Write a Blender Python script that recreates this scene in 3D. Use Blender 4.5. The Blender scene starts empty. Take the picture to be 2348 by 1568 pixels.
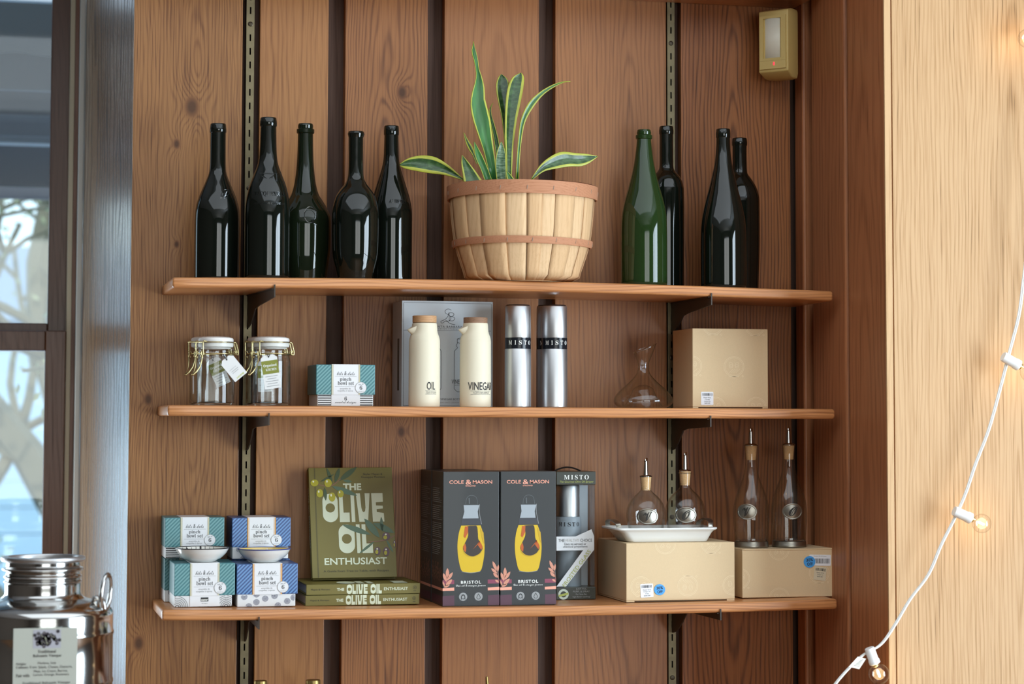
import bpy, bmesh, math, random
from mathutils import Vector, Matrix
from mathutils.geometry import tessellate_polygon
C = bpy.context.scene.collection
SC = bpy.context.scene
PI = math.pi
random.seed(7)

# ------------------------------------------------------------------ camera
F, CX, CY = 4922.63651, 1174.0, 663.79744          # focal length and principal point for a 2348 x 1568 frame
CAM = Vector((0.0, -3.94019, 1.6))
M3 = Matrix(((0.9717187661834905, 0.23556486769150756, -0.016487345338696353),
             (-0.23613044595051255, 0.9699680505679229, -0.05834717964628024),
             (0.0022476525636668044, 0.06059021362353638, 0.9981601945935368)))
cd = bpy.data.cameras.new('camera'); cam = bpy.data.objects.new('camera', cd); C.objects.link(cam)
rx, fw, up = M3.col[0], M3.col[1], M3.col[2]
mw = Matrix.Identity(4)
for i in range(3):
    mw[i][0], mw[i][1], mw[i][2], mw[i][3] = rx[i], up[i], -fw[i], CAM[i]
cam.matrix_world = mw
cd.sensor_fit = 'HORIZONTAL'; cd.sensor_width = 36.0; cd.lens = F / 2348 * 36.0
cd.shift_y = -(784.0 - CY) / 2348; cd.clip_start = 0.05; cd.clip_end = 200
cd.dof.use_dof = True; cd.dof.focus_distance = 3.95; cd.dof.aperture_fstop = 3.8
SC.camera = cam

# ------------------------------------------------------------------ world, lights, exposure
SC.view_settings.view_transform = 'Standard'; SC.view_settings.look = 'None'
SC.view_settings.gamma = 1.0; SC.view_settings.use_curve_mapping = False
SC.view_settings.exposure = -0.17
SC.cycles.max_bounces = 10; SC.cycles.transparent_max_bounces = 24
SC.cycles.use_denoising = True
SC.cycles.caustics_reflective = False; SC.cycles.caustics_refractive = False
SC.cycles.sample_clamp_indirect = 6.0
w = bpy.data.worlds.new('sky'); SC.world = w; w.use_nodes = True
wn = w.node_tree; wn.nodes.clear()
wo = wn.nodes.new('ShaderNodeOutputWorld'); bg = wn.nodes.new('ShaderNodeBackground')
tc = wn.nodes.new('ShaderNodeTexCoord'); sp = wn.nodes.new('ShaderNodeSeparateXYZ'); cr = wn.nodes.new('ShaderNodeValToRGB')
wn.links.new(tc.outputs['Generated'], sp.inputs[0]); wn.links.new(sp.outputs[2], cr.inputs[0])
cr.color_ramp.elements[0].color = (0.75, 0.92, 1.0, 1); cr.color_ramp.elements[1].color = (0.32, 0.58, 0.95, 1)
cr.color_ramp.elements[1].position = 0.8
wn.links.new(cr.outputs[0], bg.inputs[0]); bg.inputs[1].default_value = 2.2
wn.links.new(bg.outputs[0], wo.inputs[0])

def area(name, loc, target, sx, sy, power, color):
    l = bpy.data.lights.new(name, 'AREA'); l.shape = 'RECTANGLE'; l.size = sx; l.size_y = sy
    l.energy = power; l.color = color
    o = bpy.data.objects.new(name, l); C.objects.link(o); o.location = loc
    o.rotation_euler = (Vector(target) - Vector(loc)).to_track_quat('-Z', 'Y').to_euler()
    return o
# daylight coming in through the two windows that the photograph does not show
area('daylight_side_window', (3.02, -2.55, 1.35), (0, -2.55, 1.25), 1.9, 1.9, 172, (0.74, 0.88, 1.0))
area('daylight_rear_window', (0.9, -6.05, 1.7), (0.9, 0, 1.7), 2.4, 1.7, 36, (1.0, 0.92, 0.80))
area('daylight_left_window', (-.46, .70, 1.10), (.9, -.6, 1.15), .85, .9, 20, (0.84, 0.94, 1.0))
area('added_ceiling_lamp', (.7, -1.55, 2.74), (.7, -1.55, 0), 2.6, 1.8, 26, (0.84, 0.93, 1.0))  # soft lamp added under the ceiling for a glow from above
sl = bpy.data.lights.new('sun', 'SUN'); sl.energy = 2.6; sl.angle = math.radians(.6); sl.color = (1.0, .95, .88)
so_ = bpy.data.objects.new('sun', sl); C.objects.link(so_); so_.rotation_euler = (math.radians(50), 0, math.radians(-14))

# ------------------------------------------------------------------ projection helpers (pixel + real depth -> place)
def ray(px, py):
    return M3 @ Vector(((px - CX) / F, 1.0, (CY - py) / F))
def at(px, py, Y):
    d = ray(px, py); return CAM + d * ((Y - CAM.y) / d.y)
def atx(px, py, X):
    d = ray(px, py); return CAM + d * ((X - CAM.x) / d.x)
def scl(P):
    return F / ((Vector(P) - CAM).dot(fw))          # pixels per metre at P
Z1 = lambda x: -.018 * x * x + .0294 * x + 1.836       # top of the three shelf boards along the wall
Z2 = lambda x: 1.6246 - .0021 * x
Z3 = lambda x: .0128 * x * x - .0255 * x + 1.2827
Z3B = lambda x, h: max(Z3(x - h), Z3(x + h)) + .0004      # a flat base of half width h resting there
SD = .2265                                              # shelf depth

# ------------------------------------------------------------------ object helpers
def tag(o, label=None, cat=None, group=None, kind=None):
    if label: o['label'] = label
    if cat: o['category'] = cat
    if group: o['group'] = group
    if kind: o['kind'] = kind
    return o
def thing(name, label, cat, loc, group=None):
    o = bpy.data.objects.new(name, None); C.objects.link(o); o.location = loc
    o.empty_display_size = .02
    return tag(o, label, cat, group)
def link_mesh(name, me, mats, parent=None):
    if not isinstance(mats, (list, tuple)): mats = [mats]
    for m in mats: me.materials.append(m)
    o = bpy.data.objects.new(name, me); C.objects.link(o)
    if parent is not None: o.parent = parent
    return o
def origin_of(parent):
    p = Vector((0, 0, 0))
    while parent is not None:
        p += parent.location; parent = parent.parent
    return p

class MB:
    def __init__(s): s.v = []; s.f = []; s.mi = []
    def add(s, vs, fs, m=0):
        n = len(s.v); s.v += [tuple(v) for v in vs]
        for f in fs: s.f.append([i + n for i in f]); s.mi.append(m)
        return s
    def box(s, x0, x1, y0, y1, z0, z1, m=0):
        vs = [(x0,y0,z0),(x1,y0,z0),(x1,y1,z0),(x0,y1,z0),(x0,y0,z1),(x1,y0,z1),(x1,y1,z1),(x0,y1,z1)]
        return s.add(vs, [(0,3,2,1),(4,5,6,7),(0,1,5,4),(1,2,6,5),(2,3,7,6),(3,0,4,7)], m)
    def lathe(s, prof, cx, cy, n=48, cap0=True, cap1=True, m=0, lean=None):
        vs = []; fs = []; k = len(prof)
        for r, z in prof:
            for i in range(n):
                a = 2 * PI * i / n
                x, y, zz = cx + r * math.cos(a), cy + r * math.sin(a), z
                if lean: x, y, zz = lean(x, y, zz)
                vs.append((x, y, zz))
        for j in range(k - 1):
            for i in range(n):
                i2 = (i + 1) % n
                fs.append((j*n+i, j*n+i2, (j+1)*n+i2, (j+1)*n+i))
        if cap0: fs.append(tuple(range(n - 1, -1, -1)))
        if cap1: fs.append(tuple((k-1)*n + i for i in range(n)))
        return s.add(vs, fs, m)
    def tube(s, pts, r, n=8, closed=False, m=0):
        pts = [Vector(p) for p in pts]; k = len(pts); vs = []; fs = []; prev = None
        for i in range(k):
            if closed: t = pts[(i+1) % k] - pts[i-1]
            else: t = pts[min(i+1, k-1)] - pts[max(i-1, 0)]
            t = t.normalized() if t.length > 1e-9 else Vector((0,0,1))
            if prev is None:
                a = Vector((0,0,1)) if abs(t.z) < .9 else Vector((1,0,0))
                nrm = t.cross(a).normalized()
            else:
                nrm = prev - t * prev.dot(t)
                nrm = nrm.normalized() if nrm.length > 1e-9 else t.orthogonal().normalized()
            prev = nrm; b = t.cross(nrm)
            rr = r[i] if isinstance(r, (list, tuple)) else r
            for q in range(n):
                a = 2 * PI * q / n
                vs.append(pts[i] + (nrm * math.cos(a) + b * math.sin(a)) * rr)
        for j in range(k if closed else k - 1):
            j2 = (j + 1) % k
            for q in range(n):
                q2 = (q + 1) % n
                fs.append((j*n+q, j*n+q2, j2*n+q2, j2*n+q))
        if not closed: fs += [tuple(range(n-1, -1, -1)), tuple((k-1)*n+q for q in range(n))]
        return s.add(vs, fs, m)
    def prism(s, poly, mp, a, b, m=0):
        """poly of (u,v); mp(u,v,w) -> point; extruded from w=a to w=b (convex or simple polygon)"""
        n = len(poly); vs = [mp(u, v, a) for u, v in poly] + [mp(u, v, b) for u, v in poly]
        tri = tessellate_polygon([[Vector((u, v, 0)) for u, v in poly]])
        fs = [tuple(t) for t in tri] + [tuple(n + i for i in reversed(t)) for t in tri]
        for i in range(n):
            j = (i + 1) % n; fs.append((i, j, n + j, n + i))
        return s.add(vs, fs, m)
    def build(s, name, mats, parent=None, smooth=None, bevel=0, seg=2, fix=True):
        me = bpy.data.meshes.new(name); o3 = origin_of(parent)
        bm = bmesh.new()
        bv = [bm.verts.new(Vector(v) - o3) for v in s.v]
        for f, m in zip(s.f, s.mi):
            try:
                q = bm.faces.new([bv[i] for i in f]); q.material_index = m
            except ValueError: pass
        if fix: bmesh.ops.recalc_face_normals(bm, faces=bm.faces)
        if bevel:
            bmesh.ops.remove_doubles(bm, verts=bm.verts, dist=1e-6)
            es = [e for e in bm.edges if len(e.link_faces) == 2 and e.calc_face_angle(0) > .5]
            bmesh.ops.bevel(bm, geom=es, offset=bevel, segments=seg, affect='EDGES', profile=.5, clamp_overlap=True)
        bm.to_mesh(me); bm.free()
        if smooth is not None:
            me.polygons.foreach_set('use_smooth', [True] * len(me.polygons))
            me.set_sharp_from_angle(angle=math.radians(smooth))
        return link_mesh(name, me, mats, parent)

XZ = lambda Y: (lambda u, v: (u, Y, v))                 # flat print on a face that looks along -y
def wrap(cx, cy, R, x0=None):                            # print rolled round an upright cylinder; u is metres from the face line at x0
    # x0 is where the print's middle is seen from the camera's side of the room
    a0 = 0 if x0 is None else math.asin(max(-1, min(1, (x0 - cx) / R))) - math.atan2(cx - CAM.x, cy - CAM.y)
    return lambda u, v: (cx + R * math.sin(a0 + u / R), cy - R * math.cos(a0 + u / R), v)
def flat(parent, polys, mat, mp, name='print', holes=None):
    """thin printed shapes; polys: list of polygons, or of (outer, hole, ...) lists of loops"""
    vs = []; fs = []; o3 = origin_of(parent)
    for p in polys:
        loops = p if isinstance(p[0][0], (list, tuple)) else [p]
        loops = [[Vector((u, v, 0)) for u, v in l] for l in loops]
        allv = [q for l in loops for q in l]; n = len(vs)
        vs += [Vector(mp(q.x, q.y)) - o3 for q in allv]
        for t in tessellate_polygon(loops):
            a, b, c = (allv[i] for i in t)
            t = tuple(t) if (b - a).cross(c - a).z > 0 else tuple(reversed(t))
            fs.append(tuple(n + i for i in t))
    me = bpy.data.meshes.new(name); me.from_pydata([tuple(v) for v in vs], [], fs)
    o = link_mesh(name, me, mat, parent)
    if len(polys) > 1: o['kind'] = 'stuff'
    return o
_tc = bpy.data.curves.new('lettering', 'FONT'); _to = bpy.data.objects.new('lettering_source', _tc)
def glyphs(s, bold=0.0, gap=1.0):
    C.objects.link(_to)
    _tc.body = s; _tc.offset = bold; _tc.space_character = gap; _tc.resolution_u = 3
    dg = bpy.context.evaluated_depsgraph_get()
    me = bpy.data.meshes.new_from_object(_to.evaluated_get(dg))
    vs = [(v.co.x, v.co.y) for v in me.vertices]; fs = [tuple(p.vertices) for p in me.polygons]
    bpy.data.meshes.remove(me); C.objects.unlink(_to)
    return vs, fs
def text(parent, s, mat, x, z, w, h, mp, bold=0.0, rot=0.0, gap=1.0, name='lettering', shear=0.0):
    """lettering filling the box of width w and height h centred on (x, z) of the face mp"""
    vs, fs = glyphs(s, bold, gap)
    if not vs: return None
    x0, x1 = min(v[0] for v in vs), max(v[0] for v in vs); y0, y1 = min(v[1] for v in vs), max(v[1] for v in vs)
    sx = w / (x1 - x0) if w else h / (y1 - y0)
    sy = h / (y1 - y0) if h else sx
    c, sn = math.cos(rot), math.sin(rot); o3 = origin_of(parent); out = []
    for a, b in vs:
        a = (a - (x0 + x1) / 2) * sx; b = (b - (y0 + y1) / 2) * sy; a += shear * b
        out.append(tuple(Vector(mp(x + a * c - b * sn, z + a * sn + b * c)) - o3))
    me = bpy.data.meshes.new(name); me.from_pydata(out, [], fs)
    return link_mesh(name, me, mat, parent)
def uni(s, up_, lo, dg=None, exc={}):
    r = ''
    for ch in s:
        if ch in exc: r += exc[ch]
        elif 'A' <= ch <= 'Z': r += chr(up_ + ord(ch) - 65)
        elif 'a' <= ch <= 'z': r += chr(lo + ord(ch) - 97)
        elif dg and ch.isdigit(): r += chr(dg + ord(ch) - 48)
        else: r += ch
    return r
serif = lambda s: uni(s, 0x1D400, 0x1D41A, 0x1D7CE)      # bold roman
script = lambda s: uni(s, 0x1D4D0, 0x1D4EA)              # bold script
ital = lambda s: uni(s, 0x1D434, 0x1D44E, None, {'h': '\u210e'})
def ell(cx, cz, rx_, rz_=None, n=28, a0=0, a1=2*PI):
    rz_ = rz_ or rx_
    return [(cx + rx_ * math.cos(a0 + (a1-a0) * i / n), cz + rz_ * math.sin(a0 + (a1-a0) * i / n)) for i in range(n if abs(a1-a0-2*PI) < 1e-6 else n + 1)]
def ring(cx, cz, r, t, n=32): return [ell(cx, cz, r, n=n), ell(cx, cz, r - t, n=n)]
def rect(x0, x1, z0, z1): return [(x0, z0), (x1, z0), (x1, z1), (x0, z1)]
def line(pts, t):
    """a stroke of width t along a polyline, as quads"""
    out = []
    for (a, b), (c, d) in zip(pts[:-1], pts[1:]):
        L = math.hypot(c - a, d - b) or 1; nx, nz = -(d - b) / L * t / 2, (c - a) / L * t / 2
        out.append([(a - nx, b - nz), (c - nx, d - nz), (c + nx, d + nz), (a + nx, b + nz)])
    return out
def smooth_pts(P, n):
    """Catmull-Rom through P, n points"""
    out = []; k = len(P) - 1
    for i in range(n):
        t = i / (n - 1) * k; j = min(int(t), k - 1); f = t - j
        p0, p1, p2, p3 = P[max(j-1,0)], P[j], P[j+1], P[min(j+2,k)]
        out.append(tuple(.5 * ((2*b) + (-a + c)*f + (2*a - 5*b + 4*c - d)*f*f + (-a + 3*b - 3*c + d)*f**3) for a, b, c, d in zip(p0, p1, p2, p3)))
    return out
def clip_line(p, q, x0, x1, z0, z1):
    t0, t1 = 0, 1; dx, dz = q[0]-p[0], q[1]-p[1]
    for a, b in ((-dx, p[0]-x0), (dx, x1-p[0]), (-dz, p[1]-z0), (dz, z1-p[1])):
        if a == 0:
            if b < 0: return None
        else:
            r = b / a
            if a < 0: t0 = max(t0, r)
            else: t1 = min(t1, r)
    if t0 >= t1: return None
    return (p[0]+dx*t0, p[1]+dz*t0), (p[0]+dx*t1, p[1]+dz*t1)

# ------------------------------------------------------------------ materials
def lin(c): return tuple(((v/255)/12.92 if v/255 <= .04045 else ((v/255+.055)/1.055)**2.4) for v in c)
def mat(name, col, rough=.5, metal=0.0, spec=.5, coat=0.0, trans=0.0, ior=1.5, emit=None, estr=0.0, noise=0.0, nscale=40.0, bump=0.0, sheen=0.0):
    m = bpy.data.materials.new(name); m.use_nodes = True; nt = m.node_tree; b = nt.nodes['Principled BSDF']
    b.inputs['Roughness'].default_value = rough; b.inputs['Metallic'].default_value = metal
    b.inputs['Specular IOR Level'].default_value = spec; b.inputs['Coat Weight'].default_value = coat
    b.inputs['Transmission Weight'].default_value = trans; b.inputs['IOR'].default_value = ior
    if emit: b.inputs['Emission Color'].default_value = (*emit, 1); b.inputs['Emission Strength'].default_value = estr
    if noise or bump:
        t = nt.nodes.new('ShaderNodeTexCoord'); n = nt.nodes.new('ShaderNodeTexNoise'); n.inputs['Scale'].default_value = nscale; n.inputs['Detail'].default_value = 4
        nt.links.new(t.outputs['Object'], n.inputs['Vector'])
        mx = nt.nodes.new('ShaderNodeMix'); mx.data_type = 'RGBA'
        mx.inputs[6].default_value = (*[c * (1 - noise) for c in col], 1); mx.inputs[7].default_value = (*[min(1, c * (1 + noise)) for c in col], 1)
        nt.links.new(n.outputs['Fac'], mx.inputs[0]); nt.links.new(mx.outputs[2], b.inputs['Base Color'])
        if bump:
            bp = nt.nodes.new('ShaderNodeBump'); bp.inputs['Strength'].default_value = bump; bp.inputs['Distance'].default_value = .002
            nt.links.new(n.outputs['Fac'], bp.inputs['Height']); nt.links.new(bp.outputs[0], b.inputs['Normal'])
    else: b.inputs['Base Color'].default_value = (*col, 1)
    return m
def thin_glass(name, tint=(.96, .98, .97), edge=(.62, .68, .66), refl=1.0, rough=.015):
    """clear thin-walled glass: what lies behind shows through, the rim darkens and reflects more"""
    m = bpy.data.materials.new(name); m.use_nodes = True; nt = m.node_tree; nt.nodes.clear()
    o = nt.nodes.new('ShaderNodeOutputMaterial'); t = nt.nodes.new('ShaderNodeBsdfTransparent'); g = nt.nodes.new('ShaderNodeBsdfGlossy')
    g.inputs['Roughness'].default_value = rough
    lw = nt.nodes.new('ShaderNodeLayerWeight'); lw.inputs['Blend'].default_value = .5
    pw = nt.nodes.new('ShaderNodeMath'); pw.operation = 'POWER'; pw.inputs[1].default_value = 3.0
    nt.links.new(lw.outputs['Facing'], pw.inputs[0])
    mx = nt.nodes.new('ShaderNodeMix'); mx.data_type = 'RGBA'; mx.inputs[6].default_value = (*tint, 1); mx.inputs[7].default_value = (*edge, 1)
    nt.links.new(pw.outputs[0], mx.inputs[0]); nt.links.new(mx.outputs[2], t.inputs['Color'])
    p5 = nt.nodes.new('ShaderNodeMath'); p5.operation = 'POWER'; p5.inputs[1].default_value = 5.0; nt.links.new(lw.outputs['Facing'], p5.inputs[0])
    ml = nt.nodes.new('ShaderNodeMath'); ml.operation = 'MULTIPLY_ADD'; ml.inputs[1].default_value = .9 * refl; ml.inputs[2].default_value = .05 * refl; ml.use_clamp = True
    nt.links.new(p5.outputs[0], ml.inputs[0])
    s = nt.nodes.new('ShaderNodeMixShader'); nt.links.new(ml.outputs[0], s.inputs[0]); nt.links.new(t.outputs[0], s.inputs[1]); nt.links.new(g.outputs[0], s.inputs[2])
    nt.links.new(s.outputs[0], o.inputs['Surface'])
    return m
def wood(name, light, dark, axis='Z', rings=130.0, slope=.06, cu=0.0, cv=0.0, d0=.01, warp=.012, rough=.38, coat=0.0, line_=.75, knots=(), squeeze=1.0, spec=.4, pores=.35, dull=0.0):
    """plain-sawn timber: growth rings cut by the board's face, pores along the grain, knots; grain runs along axis"""
    m = bpy.data.materials.new(name); m.use_nodes = True; nt = m.node_tree; L = nt.links; b = nt.nodes['Principled BSDF']
    def nd(t, **k):
        n = nt.nodes.new(t)
        for a, v in k.items(): setattr(n, a, v)
        return n
    def put(sock, v):
        if isinstance(v, bpy.types.NodeSocket): L.new(v, sock)
        else: sock.default_value = v
    def mth(op, a, bb=None, cl=False):
        n = nd('ShaderNodeMath', operation=op); n.use_clamp = cl; put(n.inputs[0], a)
        if bb is not None: put(n.inputs[1], bb)
        return n.outputs[0]
    t = nd('ShaderNodeTexCoord'); s = nd('ShaderNodeSeparateXYZ'); L.new(t.outputs['Object'], s.inputs[0])
    X, Y, Z = s.outputs
    if axis == 'Z': u, v, wv = X, Z, Y
    elif axis == 'X': u, v, wv = Z, X, Y
    else: u, v, wv = Y, Z, X                     # upright boards that run back along y
    u = mth('MULTIPLY', u, squeeze)
    def noise(su, sv, sw, scale, detail=2.0):
        cb = nd('ShaderNodeCombineXYZ'); put(cb.inputs[0], mth('MULTIPLY', u, su)); put(cb.inputs[1], mth('MULTIPLY', wv, sw)); put(cb.inputs[2], mth('MULTIPLY', v, sv))
        of = nd('ShaderNodeVectorMath', operation='ADD'); L.new(cb.outputs[0], of.inputs[0]); of.inputs[1].default_value = (cu * 17.3 + 3, 1.7, cv * 9.1)
        n = nd('ShaderNodeTexNoise'); n.inputs['Scale'].default_value = scale; n.inputs['Detail'].default_value = detail
        L.new(of.outputs[0], n.inputs['Vector']); return n.outputs['Fac']
    n1 = mth('SUBTRACT', noise(1, .22, 1, 14, 2), .5); n2 = mth('SUBTRACT', noise(1, .12, 1, 55, 2), .5)
    du = mth('SUBTRACT', u, cu); dv = mth('SUBTRACT', v, cv)
    if axis == 'X': du = mth('ADD', du, mth('MULTIPLY', wv, .6))
    h = mth('ADD', mth('MULTIPLY', dv, slope), d0)
    r = mth('SQRT', mth('ADD', mth('MULTIPLY', du, du), mth('MULTIPLY', h, h)))
    r = mth('ADD', r, mth('ADD', mth('MULTIPLY', n1, warp * 2.4), mth('MULTIPLY', n2, warp * .22)))
    kd = None
    for (ku, kv, ks) in knots:
        a = mth('DIVIDE', mth('SUBTRACT', u, ku), ks); c = mth('DIVIDE', mth('SUBTRACT', v, kv), ks * 1.5)
        d2 = mth('ADD', mth('MULTIPLY', a, a), mth('MULTIPLY', c, c))
        g = mth('POWER', 2.718, mth('MULTIPLY', d2, -.35)); r = mth('ADD', r, mth('MULTIPLY', g, ks * 1.6))
        g2 = mth('POWER', 2.718, mth('MULTIPLY', d2, -2.2)); kd = g2 if kd is None else mth('MAXIMUM', kd, g2)
    sn = mth('SINE', mth('MULTIPLY', r, rings * 2 * PI))
    lw = mth('POWER', mth('ADD', mth('MULTIPLY', sn, .5), .5), 2.6)
    fine = noise(1, .018, 1, 520, 2); mid = noise(1, .05, 1, 130, 2); low = noise(1, .3, 1, 7, 2)
    pr = nd('ShaderNodeMapRange'); L.new(fine, pr.inputs[0]); pr.inputs[1].default_value = .48; pr.inputs[2].default_value = .72
    fac = mth('MULTIPLY', mth('MULTIPLY', lw, line_ * .78), mth('ADD', mth('MULTIPLY', mid, 1.5), -.1, True))
    fac = mth('ADD', fac, mth('MULTIPLY', pr.outputs[0], pores))
    fac = mth('ADD', fac, mth('MULTIPLY', mth('SUBTRACT', low, .5), .5), True)
    if kd is not None: fac = mth('MAXIMUM', fac, mth('MULTIPLY', kd, 1.25), True)
    rp = nd('ShaderNodeValToRGB'); e = rp.color_ramp.elements
    e[0].color = (*light, 1); e[1].color = (*[c * .5 for c in dark], 1); e[1].position = 1.0
    k = rp.color_ramp.elements.new(.55); k.color = (*dark, 1)
    L.new(fac, rp.inputs[0]); L.new(rp.outputs[0], b.inputs['Base Color'])
    rr = mth('ADD', mth('MULTIPLY', fac, .12), rough); L.new(rr, b.inputs['Roughness'])
    b.inputs['Specular IOR Level'].default_value = spec; b.inputs['Coat Weight'].default_value = coat; b.inputs['Coat Roughness'].default_value = .22
    if dull: L.new(mth('SUBTRACT', coat, mth('MULTIPLY', fac, dull), True), b.inputs['Coat Weight'])
    bp = nd('ShaderNodeBump'); bp.inputs['Strength'].default_value = .25; bp.inputs['Distance'].default_value = .0006
    L.new(mth('MULTIPLY', fac, -1.0), bp.inputs['Height']); L.new(bp.outputs[0], b.inputs['Normal'])
    return m
# ------------------------------------------------------------------ timber colours
def plank_wood(i, light, dark, **k): return wood('oak_board_%d' % i, light, dark, **k)
W = []
def K(px, py, s): p = at(px, py, 0); return (p.x, p.z, s)
bp_ = [  # light, dark, ring settings, knots for the six boards, left to right
    dict(light=(0.335,0.150,0.0456), dark=(0.170,0.064,0.0181), slope=.045, cu=.36, cv=2.05, d0=.0, rings=185, warp=.020, line_=.55, pores=.5, knots=[K(440,245,.017), K(405,330,.008), K(340,915,.010), K(318,1475,.012), K(405,560,.006)]),
    dict(light=(0.385,0.170,0.0533), dark=(0.230,0.088,0.0258), slope=.035, cu=.545, cv=2.30, d0=.004, rings=95, warp=.022, line_=.5),
    dict(light=(0.345,0.138,0.0430), dark=(0.175,0.062,0.0181), slope=.05, cu=.72, cv=1.75, d0=.01, rings=200, warp=.013, knots=[K(922,212,.012), K(920,990,.010)]),
    dict(light=(0.355,0.145,0.0499), dark=(0.220,0.082,0.0258), slope=.03, cu=.93, cv=1.45, d0=.05, rings=140, warp=.010, line_=.5),
    dict(light=(0.365,0.148,0.0482), dark=(0.200,0.076,0.0232), slope=.06, cu=1.19, cv=2.05, d0=.0, rings=135, warp=.014, line_=.6),
    dict(light=(0.360,0.137,0.0447), dark=(0.165,0.057,0.0172), slope=.055, cu=1.40, cv=1.95, d0=.0, rings=150, warp=.013, line_=.95)]
for i, k in enumerate(bp_): W.append(plank_wood(i, **k))
back_m = wood('dark_backing_board', (.088, .050, .036), (.055, .030, .021), rings=60, line_=.4, rough=.6, spec=.2)
shelf_m = [wood('oak_shelf_%d' % i, (.60, .265, .100), (.38, .145, .050), axis='X', rings=170, slope=.012, cu=z, cv=.9 + .1*i, d0=.02, warp=.012, rough=.3, coat=.25, line_=.65) for i, z in enumerate((1.80, 1.59, 1.24))]
ret_m = wood('oak_return_board', (.43, .17, .072), (.27, .098, .04), axis='Y', rings=110, slope=.03, cu=-.2, cv=1.7, d0=.02, line_=.5, squeeze=.6)
panel_m = wood('oak_panel', (.58, .365, .19), (.46, .268, .125), rings=130, slope=.04, cu=1.78, cv=1.45, d0=.0, warp=.012, line_=.7, pores=.5, rough=.5, spec=.25)
edge_m = wood('oak_edge', (.62, .40, .21), (.50, .295, .14), rings=160, slope=.02, cu=1.56, cv=1.6, d0=.05, line_=.45, rough=.5, spec=.25)
pillar_m = wood('varnished_casing', (.31, .165, .075), (.08, .040, .020), axis='Y', rings=60, slope=.02, cu=.22, cv=1.62, d0=.0, warp=.03, rough=.24, coat=1.0, line_=.9, squeeze=.35, spec=.7, pores=.5, dull=1.6)
sash_m = wood('sash_timber', (.105, .042, .020), (.06, .022, .011), rings=120, line_=.4, rough=.32, spec=.5)
jamb_m = wood('jamb_timber', (.20, .075, .032), (.12, .042, .018), axis='Y', rings=100, line_=.4, rough=.3)
liner_m = mat('jamb_liner', lin((190, 180, 155)), .4)
plaster = mat('dark_wall_paint', (.085, .065, .05), .8); ceil_m = mat('ceiling_paint', (.62, .63, .64), .8)
floor_m = wood('floor_boards', (.36, .20, .11), (.22, .11, .055), axis='X', rings=40, rough=.35)
pane_m = thin_glass('window_glass', (.93, .97, .98), (.75, .82, .85))

# ------------------------------------------------------------------ room shell
def struct(name, loc=(0, 0, 0)):
    o = bpy.data.objects.new(name, None); C.objects.link(o); o.location = loc; o['kind'] = 'structure'; return o
XL, XR, YS, ZC = -2.2, 3.05, -6.1, 2.78
XA = .2456                                            # left edge of the boarded wall
wn_ = struct('wall_north')
MB().box(XA + .006, 1.56, .022, .05, 0, ZC).build('backing_board', back_m, wn_)
edges = [(301, 549), (589, 747.5), (786.5, 977.5), (1016, 1234.5), (1272.5, 1529), (1563, 1815)]
for i, (a, b) in enumerate(edges):
    x0 = XA if i == 0 else at(a, 850, 0).x; x1 = at(b, 850, 0).x
    MB().box(x0, x1, 0, .0215, 0, ZC).build('plank', W[i], wn_, bevel=.0012)
# the return wall on the right, three boards with recessed joints
we = struct('wall_east_return')
RX = 1.5335; PY = -.43
MB().box(RX + .012, RX + .03, -.425, .02, 0, ZC).build('backing_board', back_m, we)
yy = [atx(p, 850, RX).y for p in (1830, 1855, 1868, 1945, 1952)]
MB().box(RX - .006, RX + .02, yy[1], -.0005, 0, ZC).build('plank', ret_m, we, bevel=.002)
MB().tube([(RX - .0055, yy[1] + .004, 0), (RX - .0055, yy[1] + .004, ZC)], .005, 10).build('corner_bead', ret_m, we, smooth=40)
MB().box(RX - .004, RX + .02, yy[3], yy[2], 0, ZC).build('plank', ret_m, we, bevel=.006, seg=3)
MB().box(RX - .003, RX + .02, PY + .0042, yy[4], 0, ZC).build('plank', ret_m, we, bevel=.001)
# the bright panelled wall that faces the room on the right
wp = struct('wall_northeast')

xg = at(2049.5, 800, PY).x
MB().box(RX - .0034, xg - .0012, PY - .0005, PY + .004, 0, ZC).build('edge_board', edge_m, wp, bevel=.0006)
MB().box(RX - .002, XR, PY + .006, PY + .03, 0, ZC).build('backing_board', back_m, wp)
MB().box(xg + .0012, 2.02, PY, PY + .006, 0, ZC).build('plank', panel_m, wp, bevel=.0006)
MB().box(2.022, XR, PY, PY + .006, 0, ZC).build('plank', panel_m, wp, bevel=.0006)
# header across the top of the alcove
zh = at(1600, 9.5, 0).z
hd = MB().box(XA, RX - .0065, -.16, -.0008, zh, zh + .14).build('trim_1', shelf_m[0], None, bevel=.003); hd['kind'] = 'structure'
# floor, ceiling and the walls out of view
f_ = struct('floor')
for i in range(16):
    y0 = YS + i * (.9 - YS) / 16
    MB().box(XL, XR, y0 + .001, y0 + (.9 - YS) / 16 - .001, -.02, 0).build('plank', floor_m, f_)
o = MB().box(XL, XR, YS, .9, ZC, ZC + .03).build('ceiling', ceil_m); o['kind'] = 'structure'
w4 = struct('ceiling_lamp_frame')                              # made-up frame round the added ceiling lamp
for x in (-.66, 2.01): MB().box(x, x + .05, -2.5, -.6, 2.70, 2.779).build('stile', ceil_m, w4)
for y in (-2.5, -.65): MB().box(-.61, 2.01, y, y + .05, 2.70, 2.779).build('rail', ceil_m, w4)
o = MB().box(XL - .05, XL, YS, .9, 0, ZC).build('wall_west', plaster); o['kind'] = 'structure'
m = MB()
m.box(XR, XR + .08, YS, -3.55, 0, ZC); m.box(XR, XR + .08, -1.55, PY + .03, 0, ZC); m.box(XR, XR + .08, -3.55, -1.55, 0, .35); m.box(XR, XR + .08, -3.55, -1.55, 2.35, ZC)
o = m.build('wall_east', plaster); o['kind'] = 'structure'
m = MB()
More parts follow.
